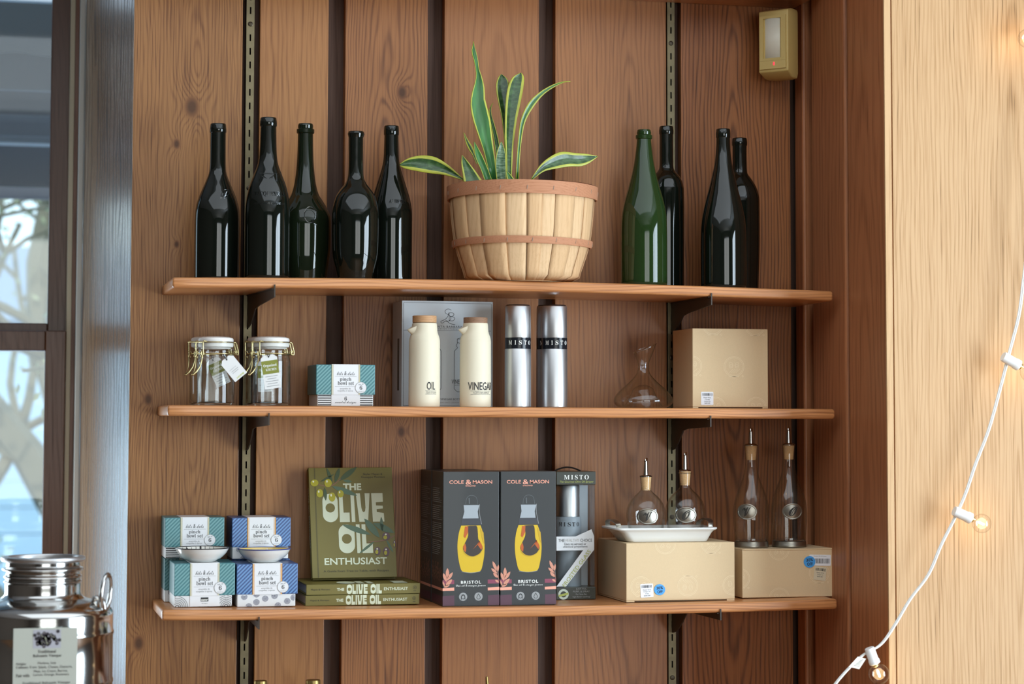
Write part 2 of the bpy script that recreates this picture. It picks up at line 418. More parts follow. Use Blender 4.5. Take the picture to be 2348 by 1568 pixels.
m.box(XL, -.35, YS - .08, YS, 0, ZC); m.box(2.15, XR, YS - .08, YS, 0, ZC); m.box(-.35, 2.15, YS - .08, YS, 0, .8); m.box(-.35, 2.15, YS - .08, YS, 2.6, ZC)
o = m.build('wall_south', plaster); o['kind'] = 'structure'
w2 = struct('window_2')
for y in (-3.53, -2.57, -1.60): MB().box(XR - .06, XR - .035, y, y + .05, .35, 2.35).build('stile', sash_m, w2)
for z in (.35, 1.35, 2.31): MB().box(XR - .06, XR - .036, -3.48, -1.60, z, z + .04).build('rail', sash_m, w2)
w3 = struct('window_3')
for x in (-.35, .88, 2.11): MB().box(x, x + .04, YS + .07, YS + .095, .8, 2.6).build('stile', sash_m, w3)
for z in (.8, 2.56): MB().box(-.31, 2.11, YS + .07, YS + .094, z, z + .04).build('rail', sash_m, w3)

# ------------------------------------------------------------------ the window at the left and its casing
WY = .80
wv = struct('window_1')
def colx(px, Y): return at(px, 850, Y).x
xs = [colx(p, WY) for p in (103, 150, 162, 172, 185)]
zr0, zr1 = at(50, 803, WY).z, at(50, 757.5, WY).z
zb, zt_ = .95, 2.66
xw0 = -.95
# casing that runs back from the boarded wall to the window
cas = MB(); cas.add([(XA - .0008, .0005, 0), (xs[4], WY - .002, 0), (xs[4] + .03, WY - .002, 0), (XA + .03, .0005, 0),
                     (XA - .0008, .0005, ZC), (xs[4], WY - .002, ZC), (xs[4] + .03, WY - .002, ZC), (XA + .03, .0005, ZC)],
                    [(0,3,2,1),(4,5,6,7),(0,1,5,4),(1,2,6,5),(2,3,7,6),(3,0,4,7)])
o = cas.build('trim_2', pillar_m); o['kind'] = 'structure'
white_m = mat('white_stop', lin((205, 208, 204)), .35)
MB().box(xs[3], xs[4] - .0005, WY - .012, WY + .10, 0, ZC).build('casing_edge', white_m, wv, bevel=.002)
MB().box(xs[2], xs[3] - .0005, WY + .012, WY + .10, 0, ZC).build('jamb', jamb_m, wv)
MB().box(xs[1] + .001, xs[2] - .0005, WY + .006, WY + .10, 0, ZC).build('jamb_liner', liner_m, wv, bevel=.001)
# lower sash (nearer), upper sash (behind)
LS = dict(y0=WY - .005, y1=WY + .032)
MB().box(xs[0], xs[1], LS['y0'], LS['y1'], zb, zr1).build('stile', sash_m, wv, bevel=.002)
MB().box(xw0, xs[0] - .0004, LS['y0'] + .0006, LS['y1'], zr0, zr1 - .0006).build('rail', sash_m, wv, bevel=.002)
MB().box(xw0, xs[0] - .0004, LS['y0'] + .0006, LS['y1'], zb, zb + .07).build('rail', sash_m, wv, bevel=.002)
MB().box(xw0, xs[0] - .0004, WY + .014, WY + .018, zb + .07, zr0 - .0003).build('pane', pane_m, wv)
ux = [colx(p, WY + .05) for p in (107, 156)]
zu = at(50, 741, WY + .05).z
MB().box(ux[0], ux[1], WY + .040, WY + .075, zr0, zt_).build('stile', sash_m, wv, bevel=.002)
MB().box(xw0, ux[0] - .0004, WY + .0405, WY + .075, zr0, zu).build('rail', sash_m, wv, bevel=.002)
MB().box(xw0, ux[0] - .0004, WY + .056, WY + .060, zu + .0003, zt_).build('pane', pane_m, wv)
o = MB().box(XL, xw0 - .001, WY, WY + .10, 0, ZC).box(xw0 - .001, xs[1], WY + .001, WY + .10, 0, zb - .001).box(xw0 - .001, ux[1], WY + .001, WY + .10, zt_ + .001, ZC).build('wall_northwest', plaster); o['kind'] = 'structure'

# ------------------------------------------------------------------ outdoors, seen through the left window
cloth = [mat('awning_cloth_%d' % i, lin(c), .8) for i, c in enumerate([(44, 52, 56), (104, 112, 118), (72, 80, 88), (94, 103, 112), (206, 212, 218), (58, 68, 78), (168, 160, 162)])]
aw = thing('patio_awning', 'grey slatted patio awning with a scalloped dark valance, seen through the upper window', 'awning', (0, 1.5, 2.4))
def slat(p0, p1, Y, ci, nm='awning_slat', th=.02):
    z1_, z0_ = at(50, p0, Y).z, at(50, p1, Y).z
    MB().box(-1.6, .75, Y, Y + th, z0_, z1_).build(nm, cloth[ci], aw, bevel=.003)
zt, zbv = at(50, 6, 1.5).z, at(50, 118, 1.5).z
pr = [(-1.6, zt)] + [(x_ / 100 - 1.6, zbv - .010 * abs(math.sin((x_ / 100 - .05) * PI / .16))) for x_ in range(0, 236, 2)] + [(.75, zt)]
MB().prism(pr, lambda u, v, w_: (u, w_, v), 1.5, 1.506).build('valance', cloth[0], aw)
for p0, p1, Y, ci in ((-60, 3, 1.52, 4), (100, 207, 1.75, 1), (205, 264, 1.95, 2), (262, 312, 2.15, 3), (310, 326, 2.25, 1), (325, 333, 2.30, 4), (332, 428, 2.4, 5), (426, 456, 2.5, 6)):
    slat(p0, p1, Y, ci)
slat(-560, -9, 1.57, 0, 'sky_blocker')  # unseen dark slab added to keep sky out of the casing's reflection
for x_ in (-1.5, .7): MB().box(x_, x_ + .06, 2.54, 2.60, 0, 2.3).build('post', cloth[4], aw)
pale = mat('pale_siding', lin((168, 194, 207)), .7); ground_m = mat('paving', lin((170, 184, 194)), .8, noise=.15, nscale=2)
hs = thing('neighbouring_house', 'pale blue house across the yard, blurred behind the lower window', 'house', (-.3, 9, 0))
for i in range(14): MB().box(-4, 2.6, 9 - .004 * (i % 2), 9.15, i * .155, i * .155 + .15).build('siding_board', pale, hs)
MB().prism([(-4.3, 2.171), (2.9, 2.171), (2.2, 2.6), (-3.6, 2.6)], lambda u, v, w_: (u, w_, v), 8.8, 9.3).build('roof', mat('house_roof', lin((150, 165, 180)), .8), hs)
MB().box(-.42, -.10, 8.93, 8.99, .0, 1.75).build('door', mat('white_door', (.9, .9, .9), .5), hs, bevel=.01)
o = MB().box(-6, 4, .92, 16, -.25, -.2).build('ground', ground_m); o['kind'] = 'structure'
bark = mat('bark', lin((122, 116, 96)), .9); leafm = mat('tree_leaf', lin((168, 170, 130)), .7)
def tree(name, label, x, y, h, seed):
    rnd = random.Random(seed); t = thing(name, label, 'tree', (x, y, -.2)); br = MB(); lv = MB(); tips = []
    def grow(p, d, L, r, lev):
        pts = [p]; q = p.copy(); dd = d.copy()
        for k in range(5):
            dd = (dd + Vector((rnd.gauss(0, .18), rnd.gauss(0, .18), rnd.gauss(.03, .12)))).normalized(); q = q + dd * L / 5; pts.append(q.copy())
        br.tube(pts, [r * (1 - .1 * k) for k in range(6)], 5)
        if lev < 4:
            for _ in range(3 if lev else 5):
                k = rnd.randint(2, 5); grow(pts[k], (dd + Vector((rnd.gauss(0, .8), rnd.gauss(0, .8), rnd.gauss(.15, .5)))).normalized(), L * rnd.uniform(.6, .8), r * .55, lev + 1)
        else: tips.extend(pts[2:])
    grow(Vector((x, y, -.2)), Vector((0, 0, 1)), h * .45, h * .022, 0)
    for p in tips:
        for _ in range(4):
            c = p + Vector((rnd.gauss(0, .08), rnd.gauss(0, .08), rnd.gauss(0, .08))); a = Vector((rnd.gauss(0, 1), rnd.gauss(0, 1), rnd.gauss(0, 1))).normalized() * .021; b = a.orthogonal().normalized() * .010
            lv.add([c - a, c + b, c + a, c - b], [(0, 1, 2, 3)])
    br.build('trunk', bark, t, smooth=60); f = lv.build('foliage', leafm, t, fix=False); f['kind'] = 'stuff'
tree('garden_tree', 'bare branched tree blurred behind the upper window pane, nearer the sash', 0.95, 5.0, 5.3, 5)
tree('garden_tree', 'second branched garden tree farther left behind the window', -5.2, 6.4, 3.2, 11)

# ------------------------------------------------------------------ shelf standards, brackets, boards
brass = mat('standard_steel', lin((116, 106, 80)), .45, metal=.6, noise=.3, nscale=60)
dark_st = mat('bracket_steel', lin((58, 50, 42)), .45, metal=.3, spec=.5)
def standard(label, pxa, pxb):
    p0, p1 = at(pxa[0], pxa[1], -.006), at(pxb[0], pxb[1], -.006); x = (p0.x + p1.x) / 2; wd = .0074; t = thing('shelf_standard', label, 'shelf rail', (x, .02, .9))
    m = MB(); z = .92; yf = -.002
    for i in range(64):                                            # a face strip with a real slot every 25 mm
        za, zb_, zc, zd = z, z + .0063, z + .019, z + .0254; s = .0014
        if i % 12 == 7:
            m.box(x - wd, x + wd, yf, yf + .0015, za, zd)
        else:
            m.box(x - wd, x + wd, yf, yf + .0015, za, zb_); m.box(x - wd, x + wd, yf, yf + .0015, zc, zd)
            m.box(x - wd, x - s, yf, yf + .0015, zb_, zc); m.box(x + s, x + wd, yf, yf + .0015, zb_, zc)
        if z + .0254 > zh - .004: break
        z += .0254
    m.build('slotted_face', brass, t)
    MB().box(x - wd, x - wd + .0014, yf + .0016, .0218, .92, z + .0254).box(x + wd - .0014, x + wd, yf + .0016, .0218, .92, z + .0254).build('channel', dark_st, t)
    for i in range(7, 64, 12):
        zz = .92 + i * .0254 + .0127
        if zz < z: screw(t, x, yf, zz)
    return x
screw_m = mat('screw_steel', lin((70, 62, 50)), .35, metal=.8)
def screw(t, x, y, z):
    m = MB(); vs = []
    prof = [(.0046, 0), (.0044, .0008), (.003, .0014), (0.0005, .0015)]
    n = 16
    for r, h in prof:
        for i in range(n): vs.append((x + r * math.cos(2*PI*i/n), y - h - .0002, z + r * math.sin(2*PI*i/n)))
    fs = [(j*n+i, j*n+(i+1) % n, (j+1)*n+(i+1) % n, (j+1)*n+i) for j in range(3) for i in range(n)] + [tuple(range(n)), tuple(3*n+i for i in range(n))]
    m.add(vs, fs); m.build('screw', screw_m, t, smooth=40)
sx1 = standard('slotted brass-toned steel shelf standard in the wide gap behind the left bottles', (573, 250), (561, 1500))
sx2 = standard('slotted steel shelf standard in the gap between the two right-hand boards', (1541, 100), (1542, 1500))

def shelf(name, label, px0, px1, zf, m, r=.005, skew=0):
    """board with eased edges that follows the slight bow of the real one"""
    x0, x1 = px0, px1; n = 30; T = .0185; prof = []
    yF, yB = -SD, -.0008
    for a in range(5): prof.append((yF + r - r * math.sin(a * PI / 8), -r + r * math.cos(a * PI / 8)))
    for a in range(5): prof.append((yF + r - r * math.cos(a * PI / 8), -T + r - r * math.sin(a * PI / 8)))
    prof += [(yB, -T), (yB, 0)]
    vs = []; fs = []; k = len(prof)
    stn = [0, .0012, .004] + [.004 + (x1 - x0 - .008) * i / n for i in range(1, n)] + [x1 - x0 - .004, x1 - x0 - .0012, x1 - x0]
    for d in stn:
        e = min(d, x1 - x0 - d); ins = .004 - math.sqrt(max(0, .004**2 - max(0, .004 - e)**2))
        for y, h in prof:
            vs.append((x0 + d + skew * (y + SD) * (d > .5), y + (ins if y < -.1 else 0), zf(x0 + d) + h * (1 - 2 * ins / T) - ins))
    N = len(stn)
    for i in range(N - 1):
        for j in range(k): fs.append((i*k+j, i*k+(j+1) % k, (i+1)*k+(j+1) % k, (i+1)*k+j))
    fs += [tuple(range(k)), tuple((N-1)*k + j for j in range(k))]
    o = MB().add(vs, fs).build(name, m, None, smooth=50)
    return tag(o, label, 'shelf')
shelf('shelf_board', 'top oak shelf board carrying the dark wine bottles and the basket', .3016, 1.5135, Z1, shelf_m[0], skew=.05)
shelf('shelf_board', 'middle oak shelf board carrying the glass jars and silver sprayers', .2957, 1.5160, Z2, shelf_m[1])
shelf('shelf_board', 'lowest visible oak shelf board carrying the books and gift boxes', .2905, 1.5178, Z3, shelf_m[2])
Z4 = .915
o = tag(MB().box(.30, 1.515, -SD, -.0008, Z4 - .0185, Z4).build('shelf_board', shelf_m[2], None, bevel=.004), 'oak shelf board below the picture that carries the gold-capped bottles', 'shelf')

def bracket(label, X, zf, pxf, pf0, pf1, pw):
    """steel plate under a board: front edge at pxf from pf0 down to pf1, meets the wall at pixel row pw; the nose turns up in front of the board"""
    Yf = -SD - .0028
    A = at(pxf, pf1, Yf); xw, xf = X, A.x; zb_ = zf((xw + xf) / 2) - .0187
    tip = at(pxf, pf0, Yf).z; low = A.z; wall = at(573 if X < 1 else 1542, pw, -.004).z
    t = thing('shelf_bracket', label, 'bracket', (X, -.004, wall), 'steel brackets under the shelf boards')
    D = -Yf - .004
    prof = [(0, zb_), (D - .0022, zb_), (D - .0022, tip), (D, tip), (D, low)]
    a, b = (D * .42), zb_ - (zb_ - low) * 1.0 - .009 * (1 if zf is Z1 else .4 if zf is Z2 else -.25)
    prof += [(a, b), (a * .72, b - .004)]
    for k in range(1, 7):
        f = k / 6; prof.append((a * .72 * (1 - f) + .004 * f, (b - .004) * (1 - f) ** 1.6 + wall * (1 - (1 - f) ** 1.6)))
    prof += [(0, wall)]
    def mp(u, v, w_): return (xw + (xf - xw) * u / D + w_, -.004 - u, v)
    MB().prism(prof, mp, -.0011, .0011).build('plate', dark_st, t)
    # rolled flange along the top and the hooks into the standard
    MB().prism([(0.01, zb_ - .0002), (D - .004, zb_ - .0002), (D - .004, zb_ - .0016), (.01, zb_ - .0016)], mp, -.005, -.0012).build('flange', dark_st, t)
    hk = MB()
    for q in (.012, .037): hk.box(X - .0010, X + .0010, -.0039, .006, wall + q - .004, wall + q + .004)
    hk.build('hook', dark_st, t)
for nm, X, zf, a in (('under the left end of the top shelf', sx1, Z1, (630, 652, 681, 752)), ('under the right end of the top shelf', sx2, Z1, (1632, 672, 699, 762)),
                     ('under the left end of the middle shelf', sx1, Z2, (617, 946.5, 975, 1033)), ('under the right end of the middle shelf', sx2, Z2, (1630, 953, 979, 1032)),
                     ('under the left end of the lowest shelf', sx1, Z3, (594, 1414, 1443, 1470)), ('under the right end of the lowest shelf', sx2, Z3, (1653, 1396, 1422, 1450))):
    bracket('dark steel shelf bracket ' + nm, X, zf, *a)
# ------------------------------------------------------------------ shared materials
black_ink = mat('black_ink', lin((38, 38, 40)), .6); grey_ink = mat('grey_ink', lin((95, 98, 100)), .6); white_ink = mat('white_ink', lin((236, 238, 232)), .55)
faint_ink = mat('pale_grey_ink', lin((150, 152, 152)), .6)
dark_glass = mat('dark_bottle_glass', (.0045, .0065, .0045), .03, spec=.55)
olive_glass = mat('deep_green_glass', (.008, .013, .006), .03, spec=.55)
def green_glass_mat():
    m = bpy.data.materials.new('green_bottle_glass'); m.use_nodes = True; b = m.node_tree.nodes['Principled BSDF']
    b.inputs['Base Color'].default_value = (.08, .19, .035, 1); b.inputs['Transmission Weight'].default_value = .55; b.inputs['Roughness'].default_value = .04; b.inputs['IOR'].default_value = 1.45
    mx = m.node_tree.nodes.new('ShaderNodeMixShader'); d = m.node_tree.nodes.new('ShaderNodeBsdfPrincipled')
    d.inputs['Base Color'].default_value = (.008, .018, .006, 1); d.inputs['Roughness'].default_value = .04; mx.inputs[0].default_value = .78
    m.node_tree.links.new(b.outputs[0], mx.inputs[1]); m.node_tree.links.new(d.outputs[0], mx.inputs[2]); m.node_tree.links.new(mx.outputs[0], m.node_tree.nodes['Material Output'].inputs[0])
    return m
green_glass = green_glass_mat()
clear_glass = thin_glass('clear_glass', (.985, .99, .988), (.68, .74, .72))
inner_glass = thin_glass('clear_glass_inside', (.99, .995, .99), (.84, .88, .86), refl=.6)
thick_glass = mat('thick_clear_glass', (.93, .97, .96), .02, trans=1.0, ior=1.45)
paper_w = mat('white_paper', lin((226, 226, 222)), .6)
gold = mat('gold_wire', lin((204, 190, 140)), .24, metal=.95)
steel = mat('polished_steel', lin((190, 190, 188)), .13, metal=1.0)
brushed = mat('brushed_aluminium', lin((206, 207, 208)), .40, metal=1.0)
chrome_dark = mat('pewter', lin((160, 156, 146)), .36, metal=1.0, noise=.12, nscale=90)
cork_m = mat('cork', lin((222, 180, 128)), .8, noise=.28, nscale=420)

# ------------------------------------------------------------------ wine bottles on the top shelf
def bottle(label, cx, Y, prof, zf, m, group='dark wine bottles on the top shelf', ring_=None, lip_top=None, cut=None):
    """prof: (pixel row, half width in pixels) from the mouth down; the last row is the base on the shelf"""
    pm = at(cx, prof[len(prof)//2][0], Y); x = pm.x; s = scl((x, Y, pm.z)); z0 = zf(x) + .0004
    P = [(hw / s, at(cx, py, Y).z) for py, hw in prof[:-1]]
    P = [(r, z) for r, z in P]; rb = prof[-1][1] / s
    t = thing('wine_bottle', label, 'bottle', (x, Y, z0), group)
    low = [(rb, z0 + .006), (rb * .985, z0 + .002), (rb * .94, z0)]
    zr = [z for _, z in P]; sp_ = P[cut:] + [(P[-1][0] * .3 + rb * .7, z0 + .02)] if False else P[cut:]
    body = smooth_profile(sp_ + low[:1]) + low[1:]
    body = [(body[0][0] * .62, body[0][1] - .012), (body[0][0] * .66, body[0][1])] + body
    MB().lathe(body, x, Y, 64).build('glass_body', m, t, smooth=40)
    lip = P[:cut]
    L_ = [(lip[0][0] * .66, lip[0][1] - .012), (lip[0][0] * .66, lip[0][1] - .001), (lip[0][0] * .72, lip[0][1])] + lip_round(lip) + [(P[cut][0] * .98, P[cut][1] - .0005)]
    MB().lathe(L_, x, Y, 48, cap0=False, cap1=False).build('lip', m, t, smooth=35)
    return t, x, z0, s
def smooth_profile(P, n=64):
    return [(max(r, .0004), z) for r, z in smooth_pts(P, n)]
def lip_round(lip):
    r0, z0 = lip[0]; out = [(r0 * .93, z0), (r0 * .985, z0 - .0012), (r0, z0 - .003)]
    for r, z in lip[1:]: out.append((r, z))
    return out
B = [
 ('leftmost dark wine bottle with sloping shoulders and a faint embossed monogram', 499, -.12, [(284,18),(296,19),(303,19),(305,17.6),(345,17.8),(385,18.4),(398,20.5),(411,25),(433,34.4),(454,43),(476,49),(497,51),(540,51.4),(634,51)], dark_glass, 3),
 ('tallest dark wine bottle with an embossed crest and raised lettering', 614.5, -.165, [(270,18.6),(280,19.8),(289,19.6),(291,18.2),(330,18.9),(360,20.6),(380,24.5),(401,32.5),(427,42),(454,48),(481,50.6),(520,51),(636,51)], dark_glass, 3),
 ('dark green bottle with a ringed neck, broad round shoulders and a tapered base', 699.5, -.095, [(284,17),(288,17.6),(295,17.2),(297,20.3),(305,20.3),(307,17.4),(340,18),(375,19.4),(402,21.9),(427,25.9),(446,31.6),(459,39.6),(473,48.4),(488,56),(504,59.6),(530,60),(565,59.2),(590,57),(637,50)], olive_glass, 5),
 ('bulbous dark bottle with a short flared mouth and rounded base', 815.5, -.155, [(302,18.8),(307,19.4),(312,18.2),(316,16.8),(350,16.7),(390,17),(409,19.2),(422,25.5),(438,37.5),(454,46),(481,52.4),(508,53.6),(555,53.2),(588,51),(615,45),(638,40)], dark_glass, 3),
 ('dark wine bottle nearest the basket, embossed with a name at its shoulder', 897, -.085, [(289,17),(300,17.5),(309,17.3),(311,16.4),(340,16.9),(362,17.8),(379,20.4),(401,26.5),(427,34.8),(454,42.8),(475,47),(495,48.5),(530,48.6),(639,48.6)], dark_glass, 3),
 ('green sparkling wine bottle right of the basket, lighter glass than the others', 1476.5, -.165, [(298,15.8),(303,16.6),(309,16.2),(311,19),(318,19),(320,16.2),(344,18.6),(372,22.5),(400,28.4),(428,35.8),(456,44),(484,50),(512,52.4),(560,53),(651,53)], green_glass, 5),
 ('dark bottle with square shoulders standing behind the green sparkling bottle', 1528, -.078, [(290,16),(300,16.8),(307,16.6),(309,15.6),(345,15.7),(380,16),(391,19),(400,26.4),(411,34),(428,39.2),(443,40.2),(520,40.2),(653,39.5)], dark_glass, 3),
 ('dark wine bottle with sloping shoulders, front one of the right-hand pair', 1658.5, -.165, [(296,16.2),(306,16.8),(315,16.6),(317,15.6),(350,17),(378,20.5),(400,25.4),(428,32),(456,39.4),(484,46),(512,50.4),(550,52),(656,52)], dark_glass, 3),
 ('short dark wine bottle with rounded shoulders at the far right end', 1696, -.078, [(317,17),(326,17.8),(333,17.6),(335,16.4),(365,16.3),(391,17),(400,19.4),(411.5,27.6),(423,34.8),(434,39.8),(451,44.4),(475,45.3),(560,45.2),(660,42)], dark_glass, 3)]
BT = []
for lb, cx, Y, pf, m, cut in B: BT.append(bottle(lb, cx, Y, pf, Z1, m, cut=cut))
emb_m = mat('embossed_dark_glass', (.012, .015, .014), .10, spec=.6, coat=.5)
def emboss_text(i, s_, px, py, wpx, hpx, R_px, f=None, name='embossing'):
    t, x, z0, s = BT[i]; Y = t.location.y; p = at(px, py, Y); R = R_px / s + .0005
    text(t, s_, emb_m, 0, p.z, wpx / s, hpx / s, wrap(x, Y, R, p.x), name=name, bold=.0)
emboss_text(0, script('R'), 517, 452, 26, 28, 44)
emboss_text(1, serif('VACQUEYRAS'), 618, 449.5, 78, 12, 47.5)
emboss_text(1, 'appellation contrôlée', 618, 471, 76, 8, 50.2)
emboss_text(4, serif('ALBERIS'), 912, 466, 42, 9.5, 46)
t, x, z0, s = BT[1]; Y = t.location.y; R = 38 / s + .0012; mp = wrap(x, Y, R, x); zc = at(617, 418, Y).z; q = 1 / s
pol = [line([(-21*q, zc-17*q), (21*q, zc-17*q), (21*q, zc+17*q), (-21*q, zc+17*q), (-21*q, zc-17*q)], 1.2*q)]
pol = [a for b in pol for a in b] + line([(-14*q, zc+12*q), (13*q, zc-9*q)], 3*q) + line([(14*q, zc+12*q), (-13*q, zc-9*q)], 3*q) + [ring(-13*q, zc-10*q, 5*q, 2*q, 16), ring(13*q, zc-10*q, 5*q, 2*q, 16), rect(-17*q, 21*q, zc-24*q, zc-20*q)]
flat(t, pol, emb_m, mp, 'embossing')
t, x, z0, s = BT[2]; Y = t.location.y; q = 1 / s; zc = at(711, 498, Y).z
flat(t, [[ell(0, zc, 14*q, 19*q), ell(0, zc, 12.6*q, 17.4*q)]] + line([(3*q, zc-12*q), (9*q, zc-20*q), (16*q, zc-23*q)], 1.6*q), emb_m, wrap(x, Y, 60/s + .001, at(711, 498, Y).x), 'embossing')

# ------------------------------------------------------------------ basket and the plant in it
bx = at(1198, 530, -.15).x; bY = -.148; bs = scl((bx, bY, 1.93)); zb0 = Z1(bx) + .0006
zt_ = at(1198, 412, bY - .13).z
Rt, Rm, Rb = 168 / bs, 156 / bs, 128 / bs; H = zt_ - zb0
bk = thing('split_wood_basket', 'round pale split-wood basket with two reddish hoops holding a plant', 'basket', (bx, bY, zb0))
stave_m = [wood('basket_stave_%d' % i, c1, c2, rings=150, slope=.05, cu=.05 * i, cv=.1, d0=.01, line_=.35, rough=.6, spec=.2, pores=.2) for i, (c1, c2) in enumerate((((.76, .52, .30), (.62, .39, .20)), ((.70, .46, .25), (.56, .33, .165)), ((.50, .27, .135), (.36, .17, .08))))]
hoop_m = wood('basket_hoop', (.54, .255, .14), (.42, .18, .09), axis='X', rings=200, slope=.01, line_=.3, rough=.6, spec=.2)
def brad(f):                                                # wall radius of the basket against height fraction
    return smooth_pts([(Rb * .80, 0), (Rb, .03), (Rb * 1.06, .12), (Rm, .42), (Rt * .985, .80), (Rt, 1)], 60)
prof_b = [(r, zb0 + h * H) for r, h in brad(0)]
def r_at(f):
    z = zb0 + f * H
    for (r0, za), (r1, z1_) in zip(prof_b[:-1], prof_b[1:]):
        if za <= z <= z1_: return r0 + (r1 - r0) * (z - za) / max(1e-6, z1_ - za)
    return prof_b[-1][0]
rnd = random.Random(3); NS = 22; cuts = [0]
wd_ = [rnd.uniform(.55, 1.45) for _ in range(NS)]; tot = sum(wd_)
for q in wd_: cuts.append(cuts[-1] + q / tot * 2 * PI)
for k in range(NS):
    a0, a1 = cuts[k] + (.002 if k % 2 else .006), cuts[k+1] - .002 + (.03 if k % 2 else 0); off = .0012 if k % 2 else 0.0; sk = rnd.uniform(-.03, .03); vs = []; fs = []; nz = 18; na = 4
    for j in range(nz + 1):
        f = j / nz * .985; r = r_at(max(f, .004)) + off - .0008
        for i in range(na + 1):
            a = -PI/2 + a0 + (a1 - a0) * i / na + sk * (f - .5) * (1 if 0 < i < na else .6); bul = .0003 * math.sin(PI * i / na)
            vs.append((bx + (r + bul) * math.cos(a), bY + (r + bul) * math.sin(a), zb0 + .0005 + f * H))
    for j in range(nz):
        for i in range(na): fs.append((j*(na+1)+i, j*(na+1)+i+1, (j+1)*(na+1)+i+1, (j+1)*(na+1)+i))
    o = MB().add(vs, fs).build('stave', stave_m[2 if k in (7, 14, 4) else k % 2], bk, smooth=60, fix=False)
    sm = o.modifiers.new('thickness', 'SOLIDIFY'); sm.thickness = .0016; sm.offset = -1
def hoop(name, f0, f1, extra, sag):
    vs = []; fs = []; n = 72
    for j, (f, e) in enumerate(((f0, .0006), (f0, extra), ((f0+f1)/2, extra + .0006), (f1, extra), (f1, .0006))):
        for i in range(n):
            a = 2 * PI * i / n; r = r_at(min(f, 1)) + .001 + e; vs.append((bx + r * math.cos(a), bY + r * math.sin(a), zb0 + f * H + sag * math.sin(a * 2)))
    for j in range(4):
        for i in range(n): fs.append((j*n+i, j*n+(i+1) % n, (j+1)*n+(i+1) % n, (j+1)*n+i))
    MB().add(vs, fs).build(name, hoop_m, bk, smooth=50)
hoop('rim_hoop', .865, 1.0, .0034, .0012); hoop('middle_hoop', .365, .435, .0032, .0012)
hoop('inner_hoop', .93, 1.004, -.004, 0)
stp = MB()
for f, ex, off in ((.925, .0046, 0), (.40, .0042, .08)):
    for k in range(18):
        a = off + k * 2 * PI / 18; r = r_at(f) + ex + .0008; c = (bx + r * math.cos(a), bY + r * math.sin(a), zb0 + f * H)
        stp.tube([(c[0], c[1], c[2] + .0035), (c[0] + .0012 * math.sin(a), c[1], c[2] - .0035)], .0005, 5)
stp.build('staple', mat('staple_steel', lin((200, 190, 175)), .35, metal=.9), bk)
MB().lathe([(r_at(.86) - .004, zb0 + .86 * H), (.03, zb0 + .89 * H), (.001, zb0 + .90 * H)], bx, bY, 40, cap0=True).build('potting_soil', mat('potting_soil', (.03, .02, .013), .95, noise=.5, nscale=150, bump=1), bk, smooth=40)
MB().lathe([(Rb * .8, zb0), (Rb * .8, zb0 + .004)], bx, bY, 40).build('base_disc', stave_m[1], bk)

zsoil = zb0 + .90 * H
sn = thing('snake_plant', 'snake plant with yellow-edged dark green sword leaves growing in the basket', 'plant', (bx, bY, zsoil))
def leaf_green(name, a, b, scale):
    m = bpy.data.materials.new(name); m.use_nodes = True; nt = m.node_tree; bs_ = nt.nodes['Principled BSDF']
    t = nt.nodes.new('ShaderNodeTexCoord'); mp_ = nt.nodes.new('ShaderNodeMapping'); mp_.inputs['Scale'].default_value = (60, 60, scale)
    n = nt.nodes.new('ShaderNodeTexNoise'); n.inputs['Scale'].default_value = 1.6; n.inputs['Detail'].default_value = 3
    r = nt.nodes.new('ShaderNodeValToRGB'); r.color_ramp.elements[0].position = .42; r.color_ramp.elements[1].position = .62
    r.color_ramp.elements[0].color = (*a, 1); r.color_ramp.elements[1].color = (*b, 1)
    nt.links.new(t.outputs['Object'], mp_.inputs[0]); nt.links.new(mp_.outputs[0], n.inputs['Vector']); nt.links.new(n.outputs['Fac'], r.inputs[0]); nt.links.new(r.outputs[0], bs_.inputs['Base Color'])
    bs_.inputs['Roughness'].default_value = .32; bs_.inputs['Coat Weight'].default_value = .2
    return m
lg1 = leaf_green('leaf_green', (.030, .135, .030), (.055, .215, .048), 8); lg2 = leaf_green('leaf_dark_green', (.022, .066, .016), (.060, .135, .040), 120)
lg3 = leaf_green('leaf_speckled', (.03, .09, .03), (.16, .25, .14), 220)
lyel = mat('leaf_yellow_edge', (.46, .48, .06), .4, noise=.25, nscale=60)
def leaf(left, right, Y0, Y1, g, edge=.13, fold=.004):
    """left/right: pixel outlines base -> tip (crop pixels); Y0 at the base, Y1 at the tip"""
    n = 20; cv = lambda p: (900 + p[0] / 2.704, 80 + p[1] / 2.704)
    A = smooth_pts([cv(p) for p in left], n); Bq = smooth_pts([cv(p) for p in right], n); us = [0, edge, .32, .5, .68, 1 - edge, 1]; vs = []; fs = []; mi = []
    for j in range(n):
        f = j / (n - 1); Y = Y0 + (Y1 - Y0) * f; a, b = at(*A[j], Y), at(*Bq[j], Y)
        for u in us:
            p = a.lerp(b, u); p.y += fold * (1 - abs(2*u - 1)) * min(1, (b - a).length / .02); vs.append(p)
    k = len(us); m = MB()
    for j in range(n - 1):
        for i in range(k - 1): fs.append((j*k+i, j*k+i+1, (j+1)*k+i+1, (j+1)*k+i)); mi.append(1 if i in (0, k - 2) else 0)
    m.v = [tuple(v) for v in vs]; m.f = [list(f) for f in fs]; m.mi = mi
    o = m.build('leaf', [g, lyel], sn, smooth=60, fix=False)
    sm = o.modifiers.new('thickness', 'SOLIDIFY'); sm.thickness = .0014; sm.offset = 0
leaf([(604,895),(570,740),(530,620),(497,520),(484,440),(490,370),(512,290),(518,235),(505,160),(490,105),(498,60),(502,40)], [(650,895),(635,760),(620,650),(605,520),(574,400),(572,340),(558,270),(537,210),(532,165),(522,115),(510,75),(504,42)], -.16, -.14, lg1, .09)
